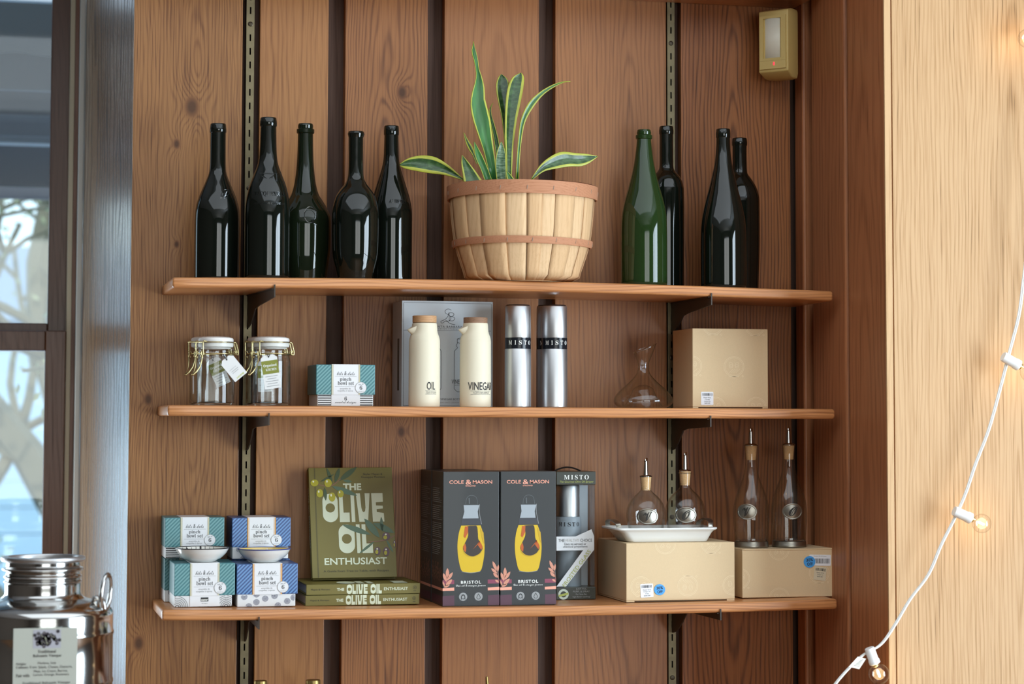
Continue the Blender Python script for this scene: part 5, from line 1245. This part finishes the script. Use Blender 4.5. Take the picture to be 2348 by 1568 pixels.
def pleaf(a, b, w_):
    L_ = math.hypot(b[0]-a[0], b[1]-a[1]); nx, ny = -(b[1]-a[1]) / L_, (b[0]-a[0]) / L_; o_ = []
    for sgn in (1, -1):
        rng = range(0, 9) if sgn == 1 else range(8, -1, -1)
        for k in rng:
            f_ = k / 8; e = w_ * math.sin(PI * f_) ** .8 * sgn; o_.append((a[0] + (b[0]-a[0]) * f_ + nx * e, a[1] + (b[1]-a[1]) * f_ + ny * e))
    return o_
cf([pleaf((350, 260), (296, 112), 16), pleaf((375, 255), (420, 112), 20), pleaf((415, 240), (590, 108), 26), pleaf((235, 245), (370, 172), 10), pleaf((275, 300), (285, 430), 16)], lf1, .0006)
cf([pleaf((345, 290), (590, 385), 26), pleaf((455, 238), (540, 250), 14), pleaf((440, 660), (720, 760), 26), pleaf((655, 605), (805, 790), 32), pleaf((740, 650), (948, 745), 30), pleaf((820, 590), (832, 735), 16), pleaf((870, 810), (935, 930), 12), pleaf((760, 820), (600, 940), 12)], lf2, .0006)
cf(pl(smooth_pts([(215, 272), (300, 290), (360, 275), (430, 220)], 12), 7) + pl(smooth_pts([(950, 770), (880, 805), (800, 822), (690, 830)], 12), 7), stem_m, .0007)
for X, Yc, a, b in ((177, 255, 38, 33), (308, 259, 36, 40), (227, 356, 32, 40), (346, 395, 32, 44), (428, 365, 30, 36)): cf([ell(X, Yc, a, b)], ol1, .0008, 'printed_olive'); cf([ell(X - a*.3, Yc - b*.4, a*.22, b*.3)], glint, .0010, 'printed_glint')
for X, Yc, a, b in ((868, 778, 38, 38), (782, 915, 30, 38), (868, 922, 30, 42), (948, 850, 12, 36)): cf([ell(X, Yc, a, b)], ol2, .0008, 'printed_olive'); cf([ell(X - a*.25, Yc + b*.25, a*.5, b*.5)], ol1, .0009, 'printed_glow'); cf([ell(X - a*.1, Yc - b*.5, a*.3, b*.2)], glint, .0010, 'printed_glint')
text(ub, 'OLIVE OIL ENTHUSIAST', cream_ink, 0, 0, BH * .55, .009, lambda u, v: (X0 - BW/2 - .0003, Y0 + BT2/2 - v, Z0 + BH * .55 - u))
ub.rotation_euler = (math.radians(-16), math.radians(-.2), 0)

# ------------------------------------------------------------------ dark pourer boxes
char_card = mat('charcoal_card', lin((47, 49, 49)), .42, coat=.1); char_side = mat('black_card', lin((40, 40, 42)), .45)
rose = mat('rose_foil', lin((240, 166, 142)), .35); rose_d = mat('rose_print', lin((206, 142, 118)), .5); plum = mat('plum_band', lin((136, 62, 84)), .5); plum_d = mat('dark_plum_band', lin((84, 52, 66)), .5)
oil_y, oil_o, oil_d, silver_p, oil_g = mat('print_oil_yellow', lin((212, 176, 26)), .4), mat('print_oil_orange', lin((186, 88, 26)), .4), mat('print_vinegar', lin((54, 46, 42)), .4), mat('print_silver', lin((160, 168, 174)), .35), mat('print_gold', lin((196, 158, 30)), .4)
def pourer_box(label, x0, x1, yt, yb, Y, depth, zb_, front=True):
    f = Face(x0, x1, yt, yb, Y, zb_); t = thing('pourer_box', label, 'gift box', ((f.xa+f.xb)/2, Y + depth/2, zb_), 'dark oil pourer boxes')
    f.box(t, 'carton', char_card, depth)
    # side panel lettering and plants, on the left face
    S = lambda u, v: (f.xa - .0003, Y + depth - u, v); zz = lambda a: f.z1 - (f.z1 - f.z0) * a; rows = []; rr_ = random.Random(4)
    for k in range(36):
        if k % 9 == 8: continue
        z = zz(.13 + k * .0145); rows.append(rect(depth * .08, depth * rr_.uniform(.6, .93), z, z + .0009))
    flat(t, rows, faint_ink, S, 'small_print')
    pls = []
    for k in range(12):
        u = depth * (.06 + k * .075); h = rr_.uniform(.02, .045); z = zz(.86)
        pls += line([(u, z), (u + .002, z + h)], .0007)
        for q_ in range(4): pls += line([(u + .001, z + h * (.3 + q_ * .2)), (u + .001 + (.004 if q_ % 2 else -.004), z + h * (.42 + q_ * .2))], .0009)
    flat(t, pls, rose_d, S, 'plant_print'); flat(t, [rect(.0005, depth - .0005, zz(.885), zz(.865))], rose, S, 'band_print'); flat(t, [rect(.0005, depth - .0005, zz(.985), zz(.925))], plum_d, S, 'band_print')
    if not front: return t
    sx_, sy_ = (x1 - x0) / 530, (yb - yt) / 1275
    p = lambda X, Yc: (x0 + (X - 318 + 14 * (Yc - 160) / 1275) * sx_, yt + (Yc - 160) * sy_)
    T = lambda s_, m, X, Yc, w_, h_, **k: f.text(t, s_, m, *p(X, Yc), w_ * sx_, h_ * sy_ if h_ else None, **k)
    Fl = lambda polys, m, lift=.0003, name='print': f.flat(t, [[[p(*a) for a in l] for l in q] if isinstance(q[0][0], (list, tuple)) else [p(*a) for a in q] for q in polys], m, lift, name)
    T('COLE', rose, 443, 259, 136, 32, bold=.012); T('&', rose, 556, 260, 54, 44, bold=.01); T('MASON', rose, 688, 259, 184, 32, bold=.012); T('ENGLAND', rose, 576, 295, 94, 12, bold=.02)
    # printed picture of the pourer
    body = smooth_pts([(484, 672), (462, 740), (448, 840), (450, 940), (462, 1020), (476, 1080), (490, 1104)], 24); bodyr = [(1150 - a, b) for a, b in body]
    outl = body + [(520, 1114), (572, 1118), (630, 1114)] + bodyr[::-1]
    Fl([outl], oil_y, .0003, 'printed_oil'); 
    Fl([smooth_pts([(540, 676), (600, 674), (632, 680), (640, 740), (644, 800), (668, 838), (684, 880), (668, 928), (610, 962), (550, 955), (508, 915), (500, 880), (522, 830), (548, 770), (546, 710), (541, 680)], 48)], oil_d, .0005, 'printed_vinegar')
    Fl([[(520, 680), (550, 680), (546, 740), (520, 790), (505, 775)], [(655, 815), (684, 870), (672, 905), (640, 860)], [(500, 870), (520, 840), (530, 880), (525, 925), (505, 905)], [(640, 840), (660, 812), (652, 840), (590, 900)]], oil_o, .0007, 'printed_glow')
    Fl(pl(smooth_pts([(500, 905), (530, 950), (590, 968), (650, 945), (682, 905)], 14), 7), oil_g, .0008, 'printed_rim'); Fl([[(660, 690), (694, 740), (702, 850), (688, 830), (672, 760)]], oil_g, .0006, 'printed_shade')
    Fl([[(492, 606), (672, 606), (682, 664), (484, 664)]], mat_collar, .0003, 'printed_collar')
    Fl([[(508, 478), (658, 478), (640, 540), (648, 604), (498, 604), (514, 540)]], silver_p, .0004, 'printed_cap'); Fl(pl(smooth_pts([(528, 470), (535, 420), (560, 390), (600, 388), (630, 410), (640, 470)], 16), 4) + pl([(560, 410), (562, 465)], 10), mat_smoke, .0004, 'printed_stopper')
    Fl(pl(smooth_pts([(658, 470), (655, 540), (664, 600), (676, 660)], 10), 4) + pl(smooth_pts([(484, 1108), (575, 1120), (660, 1108)], 10), 4), faint_ink, .0006, 'printed_highlight')
    T('BRISTOL', white_ink, 572, 1208, 190, 28, bold=.02, gap=1.2); T(script('Duo oil & vinegar pourer'), white_ink, 570, 1242, 280, 26)
    for xa_, xb_ in ((305, 414), (730, 838)):
        Fl([[(xa_, 1186), (xb_, 1186), (xb_, 1224), (xa_, 1224)]], plum, .0003, 'band_print'); Fl([[(xa_, 1262), (xb_, 1256), (xb_, 1286), (xa_, 1288)]], rose, .0003, 'band_print'); Fl([[(xa_, 1335), (xb_, 1330), (xb_, 1428), (xa_, 1428)]], plum_d, .0003, 'band_print')
    lv = []
    for a, b, w_ in (((350, 1170), (352, 1072), 16), ((345, 1190), (402, 1112), 15), ((340, 1200), (312, 1118), 14), ((335, 1240), (395, 1178), 16), ((325, 1250), (306, 1195), 8), ((318, 1255), (372, 1230), 10)): lv.append(pleaf(a, b, w_))
    for a, b, w_ in (((815, 1105), (778, 1012), 14), ((820, 1130), (764, 1080), 13), ((826, 1110), (832, 1045), 9), ((828, 1170), (782, 1122), 14), ((836, 1215), (800, 1190), 10)): lv.append(pleaf(a, b, w_))
    Fl(lv, rose_d, .0005, 'leaf_print')
    Fl(pl([(335, 1250), (350, 1130)], 3) + pl([(838, 1200), (815, 1060)], 3), rose_d, .0006, 'leaf_print')
    for X in (497, 642):
        Fl([ell(X, 1345, 39)], faint_ink, .0003, 'round_icon'); Fl([ring(X, 1345, 52, 3)], mat_collar, .0003, 'icon_rim')
    Fl([ring(497, 1348, 20, 5, 16)] + pl([(478, 1372), (485, 1330), (497, 1322), (510, 1330), (516, 1372)], 4) + pl([(642, 1318), (624, 1352), (632, 1368), (652, 1368), (660, 1352), (642, 1318)], 4), char_side, .0006, 'icon_print')
    return t
mat_collar = mat('print_collar', lin((58, 60, 66)), .4); mat_smoke = mat('print_smoke', lin((92, 98, 100)), .4)
zp = Z3B(.90, .055)
pourer_box('charcoal oil pourer box with rose lettering beside the cookbooks', 1015.5, 1144.3, 1079, 1387.5, -.203, .098, zp)
pourer_box('charcoal oil pourer box with rose lettering beside the frosted sprayer pack', 1147.5, 1274.5, 1079, 1386, -.203, .098, Z3B(1.0, .055))
g_ = Face(1015.5, 1144.3, 1079, 1387.5, -.203, zp)
fb = Face(1013, 1134, 1085, 1380, -.1035, zp)
fb.xa, fb.xb, fb.z1 = g_.xa - .001, g_.xb - .001, g_.z1
def rear_box():
    o_ = pourer_box.__code__
    return None
tb = thing('pourer_box', 'charcoal oil pourer box standing behind the one beside the cookbooks', 'gift box', ((fb.xa+fb.xb)/2, -.055, zp), 'dark oil pourer boxes')
MB().box(fb.xa, fb.xb, -.1035, -.0055, zp, fb.z1).build('carton', char_card, tb, bevel=.001)
S = lambda u, v: (fb.xa - .0003, -.0055 - u, v); zz = lambda a: fb.z1 - (fb.z1 - zp) * a; rr_ = random.Random(8)
flat(tb, [rect(.008, .098 * rr_.uniform(.6, .93), zz(.13 + k * .0145), zz(.13 + k * .0145) + .0009) for k in range(36) if k % 9 != 8], faint_ink, S, 'small_print')
pls = []
for k in range(12):
    u = .098 * (.06 + k * .075); h = rr_.uniform(.02, .045); z = zz(.86); pls += line([(u, z), (u + .002, z + h)], .0007)
    for q_ in range(4): pls += line([(u + .001, z + h * (.3 + q_ * .2)), (u + .001 + (.004 if q_ % 2 else -.004), z + h * (.42 + q_ * .2))], .0009)
flat(tb, pls, rose_d, S, 'plant_print'); flat(tb, [rect(.0005, .0975, zz(.885), zz(.865))], rose, S, 'band_print'); flat(tb, [rect(.0005, .0975, zz(.985), zz(.925))], plum_d, S, 'band_print')

# ------------------------------------------------------------------ packaged frosted sprayer
def pack():
    Y = -.105; f = Face(1275.5, 1365.8, 1074, 1368.5, Y, Z3B(1.08, .04)); dep = .075
    t = thing('sprayer_pack', 'clear retail pack holding a frosted glass sprayer with a silver cap', 'sprayer', ((f.xa+f.xb)/2, Y + dep/2, f.z0))
    grey_b = mat('pale_back_card', lin((178, 184, 190)), .5); grn = mat('dark_green_card', lin((52, 54, 44)), .4, coat=.3); frost = mat('frosted_glass', lin((166, 176, 184)), .42, spec=.4); lime = mat('lime_print', lin((172, 180, 84)), .5)
    MB().box(f.u(1338), f.xb - .004, Y + .040, Y + .042, f.z0 + .004, f.v(1108)).box(f.xa + .002, f.xb - .004, Y + dep - .003, Y + dep - .001, f.z0 + .004, f.v(1085)).build('back_card', grey_b, t)
    c = ((f.u(1314)), Y + .036); R = 28.2 * f.q
    MB().lathe([(R * .97, f.z0 + .006), (R * 1.05, f.z0 + .010), (R * 1.05, f.v(1186)), (R * .98, f.v(1180))], *c, 56).build('frosted_bottle', frost, t, smooth=40)
    MB().lathe([(R * .93, f.v(1179.6)), (R * .93, f.v(1110)), (R * .88, f.v(1107))], *c, 56).build('silver_cap', brushed, t, smooth=40)
    for ch, a in zip('MISTO', (-36, -15, 6, 27, 50)): text(t, serif(ch), black_ink, R * math.radians(a), f.v(1197), (8.6 if ch == 'M' else 3.6 if ch == 'I' else 7) * f.q, 9 * f.q, wrap(c[0], c[1], R * 1.05 + .0005, c[0]))
    f2 = Face(1275.5, 1365.8, 1074, 1368.5, Y - .0006, f.z0)
    def card(name, pts, m, y0=Y - .0006, th=.0008):
        return MB().prism(f.P(pts), lambda u, v, w_: (u, w_, v), y0, y0 + th).build(name, m, t)
    MB().box(f.xa, f.xb, Y - .0006, Y + dep, f.v(1105.5), f.v(1075)).build('header_card', grn, t, bevel=.001)
    MB().box(f.xa, f.xb, Y - .0006, Y + dep, f.z0, f.v(1340)).build('foot_card', grn, t, bevel=.001)
    f2.text(t, serif('MISTO'), white_ink, 1321.5, 1088, 57, 10, gap=1.35); f2.text(t, 'The Gourmet Olive Oil Sprayer', lime, 1322, 1099, 78, 6, shear=.2)
    card('white_band', [(1275.7, 1224), (1320, 1224), (1356, 1208), (1362, 1224), (1362, 1255), (1298, 1338), (1276, 1338), (1337, 1256), (1275.7, 1256)], mat('white_band_card', lin((216, 218, 218)), .5))
    f2.text(t, 'THE', grey_ink, 1287.5, 1233, 14, 6.6, .0006); f2.text(t, 'HEALTHY', mat('pale_print', lin((196, 196, 190)), .5), 1312, 1233, 32, 6.6, .0006); f2.text(t, 'CHOICE', grey_ink, 1344, 1233, 27, 6.6, .0006)
    f2.text(t, 'Uses no aerosol or', grey_ink, 1319, 1241, 50, 5.6, .0006); f2.text(t, 'chemical propellants', grey_ink, 1319, 1248, 56, 5.6, .0006)
    f2.text(t, 'FROSTED GLASS', lime, 1322, 1297, 98, 8.4, .0006, rot=math.radians(52.5))
    f2.flat(t, [ring(1292, 1356, 12, 5)], mat('pale_ring', lin((196, 206, 190)), .5), .0004, 'round_mark'); f2.flat(t, [[(1281, 1357), (1303, 1352), (1303, 1357), (1281, 1362)]], lime, .0006, 'mark_band')
    for k, (s_, ww) in enumerate((('JUST FILL,', 25), ('PUMP, & SPRAY', 38), ('for low-fat,', 26), ('high-flavor cooking!', 40))): f2.text(t, s_, faint_ink, 1333, 1344.5 + k * 6, ww, 4.6, .0004)
    clear_p = thin_glass('clear_plastic', (.97, .98, .98), (.72, .76, .78), refl=.9, rough=.05)
    MB().box(f.xa + .0008, f.xb - .0020, Y + .0008, Y + .0012, f.v(1339.5), f.v(1106)).box(f.xb - .0020, f.xb - .0016, Y + .0012, Y + dep - .004, f.v(1339.5), f.v(1106)).build('clear_window', clear_p, t)
    m = MB(); P_ = [(f.u(1283 + 60 * k / 14), Y + dep * .5, f.v(1074.6 - 8.5 * math.sin(PI * k / 14))) for k in range(15)]
    m.tube(P_, .0016, 6).build('hang_loop', mat('dark_plastic', (.02, .018, .016), .4), t, smooth=60)
pack()

# ------------------------------------------------------------------ steel canister at lower left
def canister():
    Y = -.43; cx = 96.5; p = at(cx, 1450, Y); x = p.x; q = 1 / scl(p); Z_ = lambda py: at(cx, py, Y).z; R = 160 * q; zc0 = Z_(1396) - .36
    t = thing('steel_canister', 'shiny steel oil canister with screw neck and paper label in front of the window', 'canister', (x, Y, zc0))
    pr = [(R * .98, zc0), (R, zc0 + .004)]
    for zr_ in (1560, 1449):
        z = Z_(zr_); pr += [(R, z - .0045), (R * 1.012, z - .002), (R * 1.012, z + .002), (R, z + .0045)]
    pr += smooth_pts([(R, Z_(1412)), (R * .992, Z_(1402)), (150*q, Z_(1391)), (128*q, Z_(1380)), (106*q, Z_(1373.5)), (97*q, Z_(1371))], 20)
    MB().lathe(pr, x, Y, 96, cap1=False).build('tank_body', steel, t, smooth=30)
    MB().lathe(smooth_pts([(97*q, Z_(1371.2)), (92*q, Z_(1368)), (87*q, Z_(1363)), (85*q, Z_(1358)), (85*q, Z_(1340)), (84.5*q, Z_(1336)), (87*q, Z_(1334)), (88*q, Z_(1331.5)), (84*q, Z_(1328)), (84*q, Z_(1326)), (88*q, Z_(1322)), (87*q, Z_(1319)), (83*q, Z_(1315)), (83*q, Z_(1310)), (91*q, Z_(1305.5)), (91*q, Z_(1301.5)), (83*q, Z_(1297)), (82*q, Z_(1288))], 90), x, Y, 96, cap0=False, cap1=False).build('screw_neck', steel, t, smooth=50)
    MB().lathe(smooth_pts([(82*q, Z_(1288)), (90*q, Z_(1286.5)), (94.5*q, Z_(1283)), (95*q, Z_(1278)), (93*q, Z_(1275.5)), (84*q, Z_(1275)), (78*q, Z_(1277)), (76*q, Z_(1300))], 30), x, Y, 96, cap0=False, cap1=False).build('rolled_rim', brushed, t, smooth=50)
    text(t, '12', brushed, 0, Z_(1382), 22*q, 11*q, lambda u, v: (x + (u + 4*q), Y - (118 - (Z_(1382) - v) / q * -1.6) * q - .004, v), name='embossed_number')
    # lug and ring handle on the right shoulder
    H_ = lambda px, py, dy=0: tuple(at(px, py, Y - .045 + dy)); 
    pts = []
    for k in range(28):
        a = 2 * PI * k / 28; u, v = 10.5 * math.cos(a), 41 * math.sin(a); b = .20
        pts.append(H_(243 + u * math.cos(b) + v * math.sin(b) * -1 * -.5, 1358 - v, .014 * math.cos(a)))
    MB().tube(pts, .0035, 10, True).build('ring_handle', steel, t, smooth=80)
    MB().tube([H_(220, 1388, .0), H_(215, 1380), H_(217, 1372), H_(226, 1372), H_(236, 1379), H_(239, 1392), H_(238, 1410), H_(237, 1428)], [.005, .005, .005, .005, .0045, .004, .003, .001], 8).build('handle_lug', steel, t, smooth=80)
    # label card in a clear sleeve, fixed to the front
    Yc = Y - R - .002; ff = Face(31, 178, 1441, 1700, Yc, at(104, 1700, Yc).z)
    a_, b_ = at(31, 1441, Yc), at(178, 1441, Yc); ff.xa, ff.xb = a_.x, b_.x; ff.q = (b_.x - a_.x) / 147; ff.z1 = a_.z; ff.z0 = ff.z1 - 259 * ff.q
    lb = MB().box(ff.xa, ff.xb, Yc, Yc + .001, ff.z0, ff.z1).build('label_card', mat('label_paper', lin((178, 181, 170)), .5), t)
    MB().box(ff.xa - .004, ff.xb + .002, Yc + .0011, Yc + .0016, ff.z0, ff.z1 + .002).build('plastic_sleeve', thin_glass('sleeve_plastic', (.94, .95, .95), (.7, .72, .72)), t)
    ff.flat(lb, [[(76, 1445), (140, 1445), (140, 1488), (76, 1488)]], mat('photo_ground', lin((170, 170, 178)), .5), .0003, 'printed_photo')
    rr_ = random.Random(3); gr = []
    for _ in range(70):
        gx, gy = rr_.gauss(108, 15), rr_.gauss(1468, 9.5)
        if 79 < gx < 137 and 1449 < gy < 1486: gr.append(ell(gx, gy, 4.2, n=12))
    for k, gm in enumerate((mat('printed_grape', lin((58, 50, 62)), .5), mat('printed_grape_dark', lin((40, 34, 42)), .5))): ff.flat(lb, gr[k::2], gm, .0005 + k * .0001, 'printed_grapes')
    ff.flat(lb, [ell(g[0][0] - 4.6, g[0][1] - 1, .8, n=6) for g in gr[::2]], glint, .0009, 'printed_glints')
    tx = lambda s_, px, py, w_, h_=6.2: ff.text(lb, s_, black_ink, px, py, w_, h_, .0004)
    tx(serif('Traditional'), 108, 1495.5, 42, 7); tx(serif('Balsamic Vinegar'), 109, 1506, 66, 8)
    tx(serif('Origin:'), 50, 1524, 23, 7); tx('Modena, Italy', 109, 1523, 42, 7); tx(serif('Culinary Uses:'), 62, 1532, 48, 7); tx('Salads, Cheese, Desserts,', 128, 1532, 78, 7); tx('Meat, Ice Cream, Berries,', 118, 1541.5, 78, 7)
    tx(serif('Pair with:'), 54, 1550.5, 32, 7); tx('Lemon, Orange, Rosemary', 119, 1550, 82, 7); tx(serif('Traditional Balsamic Vinegar'), 108, 1569, 110, 7)
    ct_ = thing('counter', 'wooden counter below the picture that carries the steel canister', 'counter', (x, Y, 0))
    MB().box(x - .5, XA - .04, Y - .2, Y + .3, zc0 - .041, zc0 - .0006).build('worktop', shelf_m[2], ct_, bevel=.003)
    MB().box(x - .48, XA - .06, Y - .17, Y + .28, 0, zc0 - .0415).build('cabinet', sash_m, ct_)
canister()

# ------------------------------------------------------------------ string of bulbs over the bright panel
def lights():
    Y = -.475; wht = mat('white_cord', lin((236, 236, 232)), .4); sock = mat('white_socket', lin((240, 240, 238)), .35); fil = mat('glowing_filament', (1, .7, .3), .5, emit=(1.0, .72, .36), estr=22); bulb_g = thin_glass('bulb_glass', (.985, .985, .98), (.78, .8, .8), refl=1.2); brs = mat('bulb_base', lin((200, 180, 120)), .3, metal=.9)
    t = thing('string_lights', 'white string of small clear globe bulbs hanging across the bright oak panel', 'string lights', at(2188, 1190, Y))
    cp = [(2352, 600), (2347, 640), (2336, 723), (2315, 806), (2294, 888), (2267.6, 983), (2236, 1066), (2214, 1131), (2188, 1190), (2158, 1249.5), (2128.5, 1317.5), (2087, 1373.7), (2051.6, 1433), (2020, 1477), (1980, 1501), (1945, 1533.5), (1915.5, 1568), (1890, 1610)]
    P_ = [at(a, b, Y) for a, b in smooth_pts(cp, 110)]; off = Vector((.0012, -.0008, .0006))
    cord = MB().tube([v - off for v in P_], .0019, 8).tube([v + off for v in P_], .0019, 8).build('cord', wht, t, smooth=60); cord['kind'] = 'stuff'
    def lamp(a, b, bulb_c, rpx):
        A, Bq, Cq = at(*a, Y - .006), at(*b, Y - .006), at(*bulb_c, Y - .006); q = 1 / scl(Cq); d = (Cq - A).normalized(); n_ = d.orthogonal().normalized(); b2 = d.cross(n_)
        def rev(name, prof, m, ns=28, par=t, caps=(True, True)):
            vs = [A + d * h + (n_ * math.cos(2*PI*i/ns) + b2 * math.sin(2*PI*i/ns)) * r for r, h in prof for i in range(ns)]; k = len(prof)
            fs = [(j*ns+i, j*ns+(i+1) % ns, (j+1)*ns+(i+1) % ns, (j+1)*ns+i) for j in range(k-1) for i in range(ns)]
            if caps[0]: fs.append(tuple(range(ns)))
            if caps[1]: fs.append(tuple((k-1)*ns+i for i in range(ns)))
            return MB().add(vs, fs).build(name, m, par, smooth=40)
        L_ = (Bq - A).length; r = rpx * q; hc = (Cq - A).length
        so = rev('socket', [(10.5*q, -.002), (11.8*q, 0), (11.8*q, L_ * .7), (13*q, L_ * .74), (13*q, L_ - .001), (11*q, L_)], sock)
        ra = math.acos(min(1, 8*q / r)); g = [(8*q, L_ + .0004), (8*q, hc - r * math.sin(ra))] + [(r * math.cos(a_), hc + r * math.sin(a_)) for a_ in [-ra + (PI/2 + ra) * i / 20 for i in range(1, 20)]] + [(.0004, hc + r)]
        bl = rev('bulb', g, bulb_g, 36, t, (False, False))
        rev('bulb_base', [(7*q, L_ + .0003), (7*q, L_ + .004), (2*q, L_ + .006)], brs, 20, bl)
        rev('filament', [(.6*q, hc - r * .45), (2.6*q, hc - r * .35), (2.6*q, hc + r * .25), (.6*q, hc + r * .35)], fil, 12, bl)
        l = bpy.data.lights.new('bulb_light', 'POINT'); l.energy = .10; l.color = (1.0, .66, .30); l.shadow_soft_size = .012
        o_ = bpy.data.objects.new('bulb_light', l); C.objects.link(o_); o_.location = Cq - Vector((0, .0, 0)); o_.location = A + d * hc; o_.parent = bl; o_.matrix_parent_inverse = Matrix.Translation(-origin_of(bl))
    lamp((2302, 818), (2337, 838), (2362, 853), 23)
    lamp((2190, 1172), (2226, 1191), (2251, 1200), 22)
    lamp((1994, 1488), (2006, 1522), (2015, 1545), 24)
    lamp((2392, 62), (2372, 76), (2356, 88), 22)
    tgp = [(1945, 1529), (1967, 1505), (1986, 1510), (1970, 1534), (1952, 1530)]
    tg = MB().prism([tuple(at(a, b, Y - .004).xz) for a, b in tgp], lambda u, v, w_: (u, w_, v), Y - .0045, Y - .004).build('warning_tag', mat('tag_plastic', lin((222, 220, 208)), .5), t)
    k_ = [pl([(1958 + 2.6*i, 1525 - 1.9*i * 1.0), (1971 + 1.6*i, 1528 - 3.2*i)], .7) for i in range(6)]
    flat(tg, [[tuple(at(a, b, Y - .0048).xz) for a, b in s_] for g in k_ for s_ in g], grey_ink, XZ(Y - .0048), 'small_print')
    # the stretch of cord above the frame that carries the topmost bulb
    P2 = [at(a, b, Y) for a, b in smooth_pts([(2352, 600), (2366, 420), (2382, 240), (2392, 70), (2398, 0), (2402, -80)], 40)]
    P2 += [Vector((P2[-1].x + .004 * k, Y + .006 * k, P2[-1].z + (ZC - .002 - P2[-1].z) * k / 4)) for k in range(1, 5)]
    MB().tube(P2, .0026, 8).build('cord', wht, t, smooth=60)
lights()

# ------------------------------------------------------------------ tops of bottles on the shelf below
gold_cap = mat('gold_cap', lin((150, 128, 78)), .36, metal=.9); cork_d = mat('dark_oil_glass', (.02, .018, .01), .05)
def low_bottle(label, cx, ptop, hwp, kind, Y=-.15):
    p = at(cx, ptop, Y); x, zt = p.x, p.z; q = 1 / scl(p); z0 = Z4 + .0005; R = .028
    t = thing('oil_bottle', label, 'bottle', (x, Y, z0), 'gold-topped bottles along the bottom edge'); zc = zt - (.016 if kind == 'cap' else .050); r = hwp * q
    MB().lathe(smooth_profile([(R * .95, z0), (R, z0 + .004), (R, z0 + (zc - z0) * .55), (R * .8, z0 + (zc - z0) * .68), (.012, z0 + (zc - z0) * .82), (.011, zc)], 40), x, Y, 40).build('glass_body', cork_d, t, smooth=50)
    if kind == 'cap': MB().lathe([(r * .96, zc + .0002), (r, zc + .001), (r, zt - .0025), (r * .96, zt - .0006), (r * .85, zt), (r * .8, zt - .0006)], x, Y, 40).build('gold_cap', gold_cap, t, smooth=40)
    else:
        MB().lathe([(.0125, zc + .0002), (.0125, zc + .010), (.006, zc + .016)], x, Y, 32).build('stopper', gold_cap, t, smooth=40)
        MB().tube([(x, Y, zc + .0155), (x, Y, zc + .035), (x - r * .3, Y, zt)], [r, r * .8, r * .55], 14).build('pour_spout', gold_cap, t, smooth=40)
low_bottle('gold-capped bottle at the bottom edge below the blue boxes', 597.5, 1560, 15.5, 'cap')
low_bottle('gold-capped bottle at the bottom edge below the cookbooks', 718, 1558, 17, 'cap')
low_bottle('bottle with a thin gold pouring spout at the bottom edge', 1117.5, 1551, 5, 'spout')
